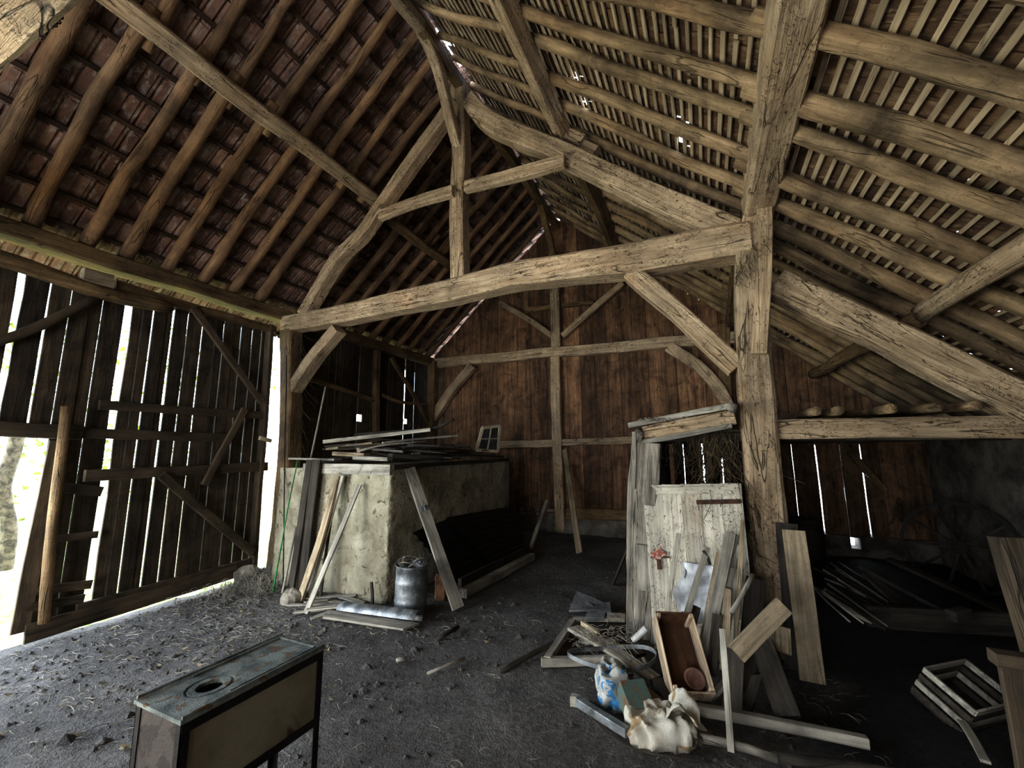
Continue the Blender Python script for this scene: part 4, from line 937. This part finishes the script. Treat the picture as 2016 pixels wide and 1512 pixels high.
# ---- floor heap left of the crate
bf = thing('broken_frame', PZ(1130,1290), 'broken wooden frame lying flat with dark mesh, at the left of the heap', 'frame')
timber('side_rail', [PZ(1078,1300,.06), PZ(1128,1224,.08)], .06, .05, 'grey', parent=bf)
timber('front_rail', [PZ(1066,1303,.05), PZ(1140,1301,.05), PZ(1202,1298,.05)], .05, .06, 'grey', parent=bf)
timber('back_rail', [PZ(1128,1218,.08), PZ(1236,1218,.09)], .05, .03, 'grey', parent=bf)
mb = MB(); q = [PZ(1082,1300,.03), PZ(1200,1296,.03), PZ(1235,1222,.05), PZ(1130,1226,.05)]; mb.add(q, [(0,1,2,3)]); mb.build('mesh_panel', 'darkwood', bf)
timber('board', [PZ(1128,1236,.15), PZ(1210,1283,.17), PZ(1290,1338,.14)], .11, .025, 'grey', 'broad grey board lying diagonally across the heap, straw on its upper end', 'board', wob=.004)
timber('lath', [PZ(1146,1228,.17), PZ(1178,1248,.17)], .03, .05, 'pale', 'short pale lath stub behind the broad diagonal board', 'lath', seg=4)
timber('board', [PZ(1185,1245,.1), PZ(1262,1290,.1)], .1, .03, 'darkwood', 'dark board behind the broad diagonal board', 'board')
timber('lath', [PZ(1266,1296,.16), PZ(1292,1345,.15)], .02, .015, 'pale', 'thin pale lath lying steep beside the open crate', 'lath', seg=5)
timber('board', [PZ(1292,1340,.14), PZ(1330,1400,.12), PZ(1372,1462,.06)], .06, .04, 'darkwood', 'long dark board running down to the white sack', 'board')
timber('board', [PZ(1318,1372,.08), PZ(1372,1440,.06)], .11, .02, 'grey', 'grey board below the open crate', 'board', cutend=.02)
timber('board', [PZ(1245,1350,.12), PZ(1290,1385,.14)], .13, .02, 'rafter_l', 'brownish board between printed sack and crate', 'board')
timber('beam', [PZ(1350,1393,.08), PZ(1500,1422,.07), PZ(1708,1462,.05)], .05, .055, 'grey', 'long squared lath lying on the ground at lower right, farther one', 'beam', wob=.015)
timber('pole', [PZ(1376,1452,.06), PZ(1450,1468,.05), PZ(1530,1494,.05)], .045, .045, 'grey', 'round pole lying in front, its knobbed end at the bottom right of the heap', 'pole', rnd=True)
timber('pole', [PZ(1520,1490,.05), PZ(1700,1512,.04), PZ(1800,1530,.04)], .05, .05, 'darkwood', 'dark pole lying along the bottom edge right of the heap', 'pole', rnd=True)
c0, c1 = PZ(1118,1292,.2), PZ(1291,1290,.2); c = (c0+c1)/2; r_ = (c1-c0).length/2; mb = MB()
pts = [c+V((r_*math.cos(a)*math.cos(.43)-r_*.5*math.sin(a)*math.sin(.43), r_*math.cos(a)*math.sin(.43)+r_*.5*math.sin(a)*math.cos(.43), .02*math.sin(a*2+1))) for a in [6.283*i/40 for i in range(40)]]
mb.sweep(pts, lambda i, t: [(-.003,-.014),(.003,-.014),(.003,.014),(-.003,.014)], V((0,0,1)), closed=True)
tag(mb.build('barrel_hoop', 'galv'), 'thin bent hoop lying on the broken frame and diagonal board', 'hoop')
for a, b, za, zb, w_, lb in (((1225,1330),(1300,1420),.05,.05,.12,'dark flat board under the green tin box'), ((1210,1262),(1240,1330),.12,.1,.05,'short lath crossing under the hoop'), ((1268,1262),(1300,1330),.05,.12,.09,'dark board wedged between stall post and crate'), ((1140,1262),(1200,1268),.04,.05,.06,'flat grey piece lying inside the broken frame'), ((1295,1420),(1345,1392),.08,.06,.05,'short stub lying behind the white sack'), ((1400,1375),(1440,1330),.05,.2,.07,'split board end right below the crate'), ((1470,1400),(1492,1330),.03,.2,.06,'dark sliver between upright stick and dark plank')):
    timber('board', [PZ(*a, za), PZ(*b, zb)], w_, .02, 'darkwood' if 'dark' in lb else 'grey', lb, 'board', wob=.004, seg=5, cutend=U(-.02,.02))
# slates and stones
def slab(name, pts, t, mtl, label, cat):
    mb = MB(); n = len(pts); mb.v = [V(p) for p in pts]+[V(p)+V((0,0,t)) for p in pts]
    mb.f = [tuple(range(n))[::-1], tuple(range(n, 2*n))]+[(i, (i+1) % n, n+(i+1) % n, n+i) for i in range(n)]
    o = mb.build(name, mtl); m_ = o.modifiers.new('b', 'BEVEL'); m_.width = .004; return tag(o, label, cat)
slab('slate', [PZ(1120,1206,.02), PZ(1182,1204,.03), PY(1190,1190,PZ(1190,1206).y+.1), PY(1136,1166,PZ(1136,1206).y+.2)], .02, 'slate', 'grey slate propped up at the back of the heap', 'slate')
slab('slate', [PZ(1182,1207,.03), PZ(1204,1208,.04), PZ(1202,1188,.06), PZ(1186,1190,.05)], .02, 'slate', 'small grey slate beside the propped one', 'slate')
slab('slate', [PZ(1152,1222,.08), PZ(1190,1222,.08), PZ(1194,1210,.1), PZ(1180,1206,.11), PZ(1156,1210,.1)], .03, 'slate', 'rounded grey stone slab behind the broad board', 'slab')
slab('slate', [PZ(1196,1225,.08), PZ(1232,1226,.08), PZ(1232,1214,.1), PZ(1196,1214,.1)], .035, 'stone', 'pale flat stone slab in front of the rough stall post', 'slab')
A, B = PZ(1246,1262,.2), PZ(1273,1236,.3); mb = MB(); mw = frame(A, B) @ Matrix.Rotation(math.pi/2, 4, 'Y'); L = (B-A).length
pr_ = [(0,0)]+[(.022+(.005 if i % 2 else 0), L*i/16) for i in range(17)]+[(0, L)]
mb.lathe(pr_, 16, mw); tag(mb.build('ribbed_tube', 'porcelain', smooth=True), 'short ribbed whitish tube sticking up behind the hoop', 'tube')
# sacks
def sack(name, c, dims, mtl, label, sd, fold=1.0, rot=0, open_=False):
    mb = MB(); k, n = 46, 30
    for j in range(n+1):
        v = j/n; th = math.pi*v
        for q in range(k):
            ph = 6.283*q/k; e = .62
            cs = lambda a: math.copysign(abs(math.cos(a))**e, math.cos(a)); sn = lambda a: math.copysign(abs(math.sin(a))**e, math.sin(a))
            rr = math.sin(th)**.7
            p = V((rr*cs(ph)*dims[0]/2, rr*sn(ph)*dims[1]/2, math.cos(th)*dims[2]/2))
            p *= 1+.16*noise.noise(p*6+V((sd,0,0)))
            f = abs(noise.noise(V((p.x*13, p.y*13, p.z*7+sd))))
            p += p.normalized()*(-.05*fold*f+.014)
            if v < .3: p.z -= .06*(.3-v)/.3*(1 if open_ else .25)+.03*noise.noise(V((p.x*20, p.y*20, sd)))
            p.z = max(p.z, -dims[2]/2*.8); mb.v.append(p)
    for j in range(n):
        for q in range(k): mb.f.append((j*k+q, (j+1)*k+q, (j+1)*k+(q+1) % k, j*k+(q+1) % k))
    mw = Matrix.Translation(V(c)+V((0,0,dims[2]*.4))) @ Matrix.Rotation(rot, 4, 'Z')
    o = mb.build(name, mtl, mw=mw, smooth=True); return tag(o, label, 'sack')
c = PZ(1296,1478); so = sack('sack', c+V((-.0,.1,0)), (.38,.3,.2), 'sack', 'crumpled white woven sack lying in front of the heap', 4.2, 2.2, .3)
mb = MB()   # the turned-up neck
for j in range(0):
    for q in range(28):
        a = 6.283*q/28; r_ = (.07+.03*(j/8)**2)*(1+.25*noise.noise(V((math.cos(a)*2, math.sin(a)*2, j*.25+4)))); mb.v.append(c+V((.13+r_*math.cos(a)*.8+j*.004, .16+r_*math.sin(a)*.6, .17+j*.014)))
for j in range(0):
    for q in range(28): mb.f.append((j*28+q, j*28+(q+1) % 28, (j+1)*28+(q+1) % 28, (j+1)*28+q))
fl_ = MB()
for j in range(13):
    for i in range(13):
        u, v = i/12, j/12; p = c+V((.05+.17*u, .0+.2*v, .17+.05*math.sin(u*3.14)+.035*noise.noise(V((u*4, v*4, 2)))+.03*math.sin(v*7+u*4))); fl_.v.append(p)
for j in range(12):
    for i in range(12): a = j*13+i; fl_.f.append((a, a+1, a+14, a+13))
fl_.build('sack_flap', 'sack', so, smooth=True)
sack('sack', PZ(1200,1402)+V((.0,.1,0)), (.2,.26,.3), 'sack_blue', 'crumpled white sack with blue print, left of the green tin', 8.8, 1.6, .4, True)
c = PZ(1262,1412); a, b = PZ(1250,1412,.1), PZ(1228,1345,.14)
o = timber('tin_box', [PZ(1262,1408,.09), PZ(1240,1352,.17)], .16, .13, 'teal', 'faded green tin box with rusty patches between the two sacks', 'box', seg=3, wob=0, rough=0, cham=.05)
timber('metal_rail', [PZ(1138,1380,.05), PZ(1180,1408,.05), PZ(1236,1442,.05)], .05, .05, 'galv', 'pale grey metal rail lying at the left front of the heap', 'rail', wob=.004)
timber('metal_rail', [PZ(1160,1385,.03), PZ(1245,1436,.03)], .03, .03, 'darkwood', 'dark batten lying beside the pale metal rail', 'rail', wob=.004)
timber('wooden_block', [PZ(1124,1378,.04), PZ(1143,1382,.04)], .05, .06, 'grey', 'small grey block at the end of the pale metal rail', 'block', seg=3)
timber('wire', [PZ(1150,1395,.03), PZ(1175,1425,.02), PZ(1222,1463,.02), PZ(1268,1480,.02), PZ(1330,1492,.02), PZ(1400,1500,.02)], .014, .014, 'darkwood', 'thin curved rod bending round the front of the white sack', 'rod', rnd=True, wob=0)
# sticks on the open floor
for a, b, w_, lb in (((984,1322),(1110,1256),.05,'long dark stick lying on the floor left of the broken frame'), ((842,1326),(914,1296),.025,'thin twig-like stick on the bare floor before the drum'), ((862,1258),(902,1234),.04,'short dark stick on the floor right of the gutter'), ((780,1300),(800,1296),.03,'pale wood chip on the bare floor in the middle')):
    timber('stick', [PZ(*a, .02), PZ((a[0]+b[0])/2, (a[1]+b[1])/2, .035), PZ(*b, .03)], w_, w_*.8, 'darkwood' if w_ > .03 else 'grey', lb, 'stick', rnd=True, wob=.01, rough=.15)

# ---------------------------------------------------------------- side aisle, its planks coloured dark to stand for shade
def fl(nm, a, b, za, zb, w, t, mt, label, cat='plank', **k): return timber(nm, [PZ(*a, za), PZ(*b, zb)], w, t, mt, label, cat, k.pop('group', None), **k)
fl('plank', (1706,1212), (2030,1232), .22, .22, .05, .17, 'darkwood', 'long plank on edge lying across the dark aisle', wob=.01)
fl('plank', (1700,1120), (1880,1215), .55, .2, .2, .03, 'darkwood', 'wide plank sloping down right in the dark aisle')
fl('plank', (1706,1130), (1820,1228), .4, .15, .1, .03, 'darkwood', 'narrow dark plank under the wide sloping plank in the aisle')
fl('plank', (1750,1100), (1990,1210), .45, .2, .1, .03, 'darkwood', 'dark board behind the wide sloping plank in the aisle')
fl('block', (1872,1212), (1902,1206), .3, .31, .08, .08, 'darkwood', 'squared block end among the aisle planks', 'block')
GBr = 'brushwood sticks in the dark aisle'
for i in range(22):
    x, y = U(1590, 1650), U(1105, 1165); fl('stick', (x, y), (x+U(80,130), y+U(50,85)), U(.2,.45), U(.08,.3), .022, .022, 'grey' if R() < .5 else 'darkwood', 'thin stick in the loose brushwood bundle lying in the dark aisle', 'stick', group=GBr, rnd=True, wob=.03, seg=5, taper=.6)
# wheel leaning on the aisle wall
wc = V((2.52, 6.55, .52)); wl_ = thing('wheel', (wc.x, wc.y, 0), 'large dark spoked wheel leaning by the rendered wall at far right', 'wheel')
wm = Matrix.Translation(wc) @ Matrix.Rotation(-.35, 4, 'Z') @ Matrix.Rotation(math.pi/2-.15, 4, 'X')
mb = MB(); rr = .46; mb.lathe([(rr,-.02),(rr+.035,-.02),(rr+.035,.02),(rr,.02),(rr,-.02)], 44, wm); mb.build('rim', 'iron', wl_)
mb = MB(); mb.lathe([(0,-.06),(.06,-.06),(.075,0),(.06,.06),(0,.06)], 18, wm); mb.build('hub', 'darkwood', wl_, smooth=True)
for i in range(10):
    a = 6.283*i/10; mb = MB(); mb.tube([wm @ V((.06*math.cos(a), .06*math.sin(a), 0)), wm @ V((rr*math.cos(a), rr*math.sin(a), 0))], .016, 7); mb.build('spoke', 'darkwood', wl_)
# slatted basket, lower right
c = PZ(1922,1430,.0); bk = thing('slatted_basket', c, 'tilted grey slatted basket on the floor at lower right', 'basket')
bm_ = Matrix.Translation(c+V((0,.1,.12))) @ Matrix.Rotation(.7, 4, 'Z') @ Matrix.Rotation(.5, 4, 'X')
for s_ in (-1, 1):
    for i in range(4):
        mb = MB(); mb.box((-.19, s_*.13-.006, -.1+i*.055), (.19, s_*.13+.006, -.065+i*.055)); mb.build('slat', 'grey' if i % 2 else 'darkwood', bk, bm_)
for s_ in (-1, 1):
    for i in range(4): mb = MB(); mb.box((s_*.19-.006, -.13, -.1+i*.055), (s_*.19+.006, .13, -.065+i*.055)); mb.build('slat', 'grey' if i % 2 else 'darkwood', bk, bm_)
mb = MB(); mb.box((-.19, -.13, -.12), (.19, .13, -.105)); mb.build('base', 'darkwood', bk, bm_)
fl('slat', (1880,1400), (1940,1500), .05, .05, .04, .015, 'grey', 'thin slat on the floor beside the slatted basket', 'slat')
# partition posts at the right edge
timber('gate_post', [(1.36, 2.72, 0), (1.30, 2.86, 1.22)], .16, .12, 'plank_dark', 'greenish-grey post standing at the right edge of the view', 'post', up=(0,-1,0), wob=.006)
gp = thing('stall_gate', (1.22, 2.45, 0), 'low grey board panel with a top rail at the lower right edge', 'gate')
q0 = PY(1957,1292,2.5); zt = q0.z
for i in range(4): timber('panel_board', [(q0.x+.07+i*.13, 2.5+i*.0, 0), (q0.x+.07+i*.13, 2.5, zt-.02)], .122, .03, 'plank_dark', parent=gp, up=(0,-1,0), wob=.003)
timber('top_rail', [(q0.x-.01, 2.49, zt), (q0.x+.6, 2.49, zt-.02)], .07, .05, 'plank_dark', parent=gp)
# dark round tub behind the bent post
c = V((1.15, 7.2, 0)); mb = MB(); mb.lathe([(0,0),(.2,0),(.24,.2),(.24,.5),(.2,.66),(.18,.66),(.2,.5),(0,.45)], 24, Matrix.Translation(c)); tag(mb.build('tub', 'darkwood', smooth=True), 'dark round tub against the end wall of the aisle', 'tub')
# ---------------------------------------------------------------- loose litter nobody could count
def on_floor(x, y): return zf(x, y)
def blocked(x, y): return (BX0-.05 < x < BX1+.05 and BY0-.05 < y < BY1+.05)
def strands(name, n, reg, L, w, mtl, label, cat, curl=1.2, lift=.02):
    mb = MB()
    for _ in range(n):
        x, y = reg(); 
        if blocked(x, y): continue
        a = U(0, 6.283); l = U(*L); m_ = 5; ww = U(.5, 1)*w; pts = []; dz = U(0, lift)
        c = U(-curl, curl)
        for i in range(m_+1):
            pts.append(V((x, y, on_floor(x, y)+.004+dz*math.sin(math.pi*i/m_)))); a += c/m_*2+U(-.2,.2); x += l/m_*math.cos(a); y += l/m_*math.sin(a)
        mb.sweep(pts, lambda i, t: [(-ww/2,0),(0,ww*.5),(ww/2,0)], cap=False)
    o = mb.build(name, mtl); return tag(o, label, cat, kind='stuff')
random.seed(5)
def reg_a():
    while True:
        x, y = random.gauss(-4.3, .9), random.gauss(2.7, 1.0)
        if x > -6.1 and y < 4.6: return x, y
strands('straw_litter', 1500, reg_a, (.04, .14), .0045, 'straw', 'pale straw and stalks strewn over the floor inside the barn door', 'straw')
strands('straw_litter', 700, lambda: (U(-5, .8), U(.8, 4)), (.04, .12), .004, 'straw', 'thin scattered stalks over the open middle of the floor', 'straw')
strands('straw_litter', 420, lambda: (random.gauss(-5.1, .25), random.gauss(3.55, .25)), (.08, .22), .006, 'straw', 'dry straw clump heaped at the foot of the left post', 'straw', lift=.14)
mb = MB()
for _ in range(1500):
    x, y = (U(-5.8, .6), U(.7, 6.5)) if R() < .6 else reg_a()
    if blocked(x, y): continue
    s_ = U(.008, .03)*(1 if R() < .93 else 1.8); a = U(0, 6.28); z = on_floor(x, y); k = 5
    o = len(mb.v); mb.v.append(V((x, y, z+s_*.7)))
    for q in range(k): aa = a+6.283*q/k; rr = s_*U(.6, 1.1); mb.v.append(V((x+rr*math.cos(aa), y+rr*math.sin(aa), z-.004+s_*U(0,.3))))
    for q in range(k): mb.f.append((o, o+1+q, o+1+(q+1) % k))
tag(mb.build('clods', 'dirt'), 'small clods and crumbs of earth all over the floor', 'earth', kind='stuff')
mb = MB()
for _ in range(260):
    x, y = reg_a() if R() < .7 else (U(-5, .5), U(.8, 4.5))
    if blocked(x, y): continue
    s_ = U(.015, .035); a = U(0, 6.28); z = on_floor(x, y)+.008; dx, dy = math.cos(a)*s_, math.sin(a)*s_; o = len(mb.v)
    mb.v += [V((x-dx, y-dy, z+U(0,.02))), V((x+dy*.5, y-dx*.5, z)), V((x+dx, y+dy, z+U(0,.02))), V((x-dy*.5, y+dx*.5, z+U(0,.01)))]; mb.f.append((o, o+1, o+2, o+3))
tag(mb.build('dead_leaves', 'deadleaf'), 'curled dead leaves scattered over the floor near the door', 'leaves', kind='stuff')
# hanging creeper and cobweb threads
def hang(name, specs, mtl, label, cat, n, th=.003):
    mb = MB()
    for _ in range(n):
        p, q, dl = specs[int(R()*len(specs))]; t = R(); a = V(p).lerp(V(q), t)+V((U(-.05,.05), U(-.05,.05), U(-.03,.03))); L = dl*U(.3, 1); pts = [a]; d = V((U(-.6,.6), U(-.4,.4), -1))
        for i in range(5): a = a+d.normalized()*L/5; d += V((U(-.5,.5), U(-.5,.5), U(-.2,.3))); pts.append(a)
        w_ = th*U(.5, 1.3); mb.sweep(pts, lambda i, t_: [(w_,0),(-w_*.5,w_*.8),(-w_*.5,-w_*.8)], cap=False)
    return tag(mb.build(name, mtl), label, cat, kind='stuff')
hang('dry_creeper', [(PY(1310,872,4.3), PY(1440,850,4.3), .5), (PY(1380,868,4.25), PY(1445,860,4.2), .9)], 'web', 'dry creeper and cobwebs hanging under the stall lintel', 'creeper', 200)
hang('dry_creeper', [(PY(592,655,4.25), PY(592,880,4.25), .5), (PY(520,700,4.1), PY(520,900,4.1), .3)], 'web', 'dry creeper strands on the left post beside the bright slit', 'creeper', 120)
hang('dry_creeper', [(PY(930,600,7.9), PY(1010,570,7.9), .6), (PY(800,760,7.6), PY(860,830,7.8), .5), (PY(760,810,7.4), PY(830,840,7.4), .4)], 'web', 'cobwebby creeper in the far left corner and under the gable head', 'creeper', 170, .004)
hang('dry_creeper', [(PY(1465,1000,4.0), PY(1475,1080,4.0), .4), (PY(1500,470,4.0), PY(1440,540,4.0), .25)], 'web', 'thin roots and threads clinging to the bent post', 'creeper', 90, .0025)
hang('dry_creeper', [(PY(1530,880,6), PY(1750,880,6), .6), (PY(1770,980,7.9), PY(1770,1000,7.9), .5)], 'web', 'cobweb threads hanging in the dark aisle under its tie beam', 'creeper', 110)
strands('straw_litter', 120, lambda: (random.gauss(-.5, .08), random.gauss(4.15, .05)), (.05, .14), .005, 'straw', 'wisps of nest straw on the stall lintel', 'straw') if False else None
mb = MB()
for _ in range(130):
    p = PZ(U(1130,1250), 1240+U(-8,40), .2); p = PZ(1130+(120*R()), 0, .2) if False else p; a = U(0, 6.28); l = U(.04,.12)
    mb.sweep([p, p+V((l*.5*math.cos(a), l*.5*math.sin(a), .01)), p+V((l*math.cos(a+.5), l*math.sin(a+.5), -.01))], lambda i, t: [(-.002,0),(0,.002),(.002,0)], cap=False)
tag(mb.build('straw_litter', 'straw'), 'wisps of straw caught on the broad diagonal board', 'straw', kind='stuff')
mb = MB()
for _ in range(160):
    x = U(-.55, .1); p = V((x, 4.2+U(-.1,.1), 1.88+U(0,.04)*(1-abs(x+.3)))); a = U(0, 6.28); l = U(.05,.14)
    mb.sweep([p, p+V((l*.5*math.cos(a), l*.5*math.sin(a), .02)), p+V((l*math.cos(a+.5), l*math.sin(a+.5), -.01))], lambda i, t: [(-.003,0),(0,.003),(.003,0)], cap=False)
tag(mb.build('straw_litter', 'straw'), 'old straw lying on top of the stall lintel', 'straw', kind='stuff')
# ---------------------------------------------------------------- outdoors seen through the doorway
mb = MB()
for _ in range(9000):
    y = U(-14, 10); z = U(0, 5.5); x = -15+2.0*noise.noise(V((y*.5, z*.6, 0)))+U(-.5,.5)
    a, b_, s_ = U(0, 6.28), U(-1, 1), U(.06, .14); d = V((math.cos(a), math.sin(a), b_)).normalized()*s_; e = d.cross(V((.3,.5,1))).normalized()*s_*.6; o = len(mb.v); p = V((x, y, z))
    mb.v += [p-d, p-e, p+d, p+e]; mb.f.append((o, o+1, o+2, o+3))
hd = mb.build('hedge', 'leaf'); tag(hd, 'sunlit green hedge outside beyond the open doorway', 'hedge')
timber('tree', [PX(22,1045,-10)+V((0,0,-.75)), PX(22,1045,-10), PX(10,960,-10), PX(30,880,-10), PX(40,780,-10)], .18, .18, 'bark', 'slender tree trunk outside the open doorway', 'tree', rnd=True, wob=.05)
# ---------------------------------------------------------------- outdoors and light
w = bpy.data.worlds.new('sky'); SC.world = w; w.use_nodes = True
bg = w.node_tree.nodes['Background']; bg.inputs[0].default_value = (.74, .85, 1, 1); bg.inputs[1].default_value = 12
def area(name, loc, target, sx, sy_, power, col):
    l = bpy.data.lights.new(name, 'AREA'); l.shape = 'RECTANGLE'; l.size = sx; l.size_y = sy_; l.energy = power; l.color = col
    o = bpy.data.objects.new(name, l); COL.objects.link(o); o.location = loc
    o.rotation_euler = (V(target)-V(loc)).to_track_quat('-Z', 'Y').to_euler(); return o
# side daylight through an unseen wall opening, with added bounce and front fills
area('side_door_sky', (XL+.25, -2.0, 2.35), (-.8, 2.6, .3), 2.6, 1.7, 210, (.68, .82, 1))
area('ground_bounce_fill', (XL+.25, -1.6, .7), (0, 2.2, 3.4), 3.2, 1.1, 210, (1, .87, .62))  # added warm fill standing in for light off the ground outside
area('low_door_daylight', (XL+.1, .6, 1.0), (-2.5, 2.2, 0), 2.0, 1.4, 120, (.62, .78, 1))
area('front_fill', (-1.7, YF+.15, 1.3), (-1.2, 4, 2.6), 2.8, 2.4, 95, (1, .9, .72))  # added weak warm fill from behind the camera
SC.view_settings.view_transform = 'Standard'; SC.view_settings.look = 'None'; SC.view_settings.exposure = .16; SC.view_settings.gamma = .88
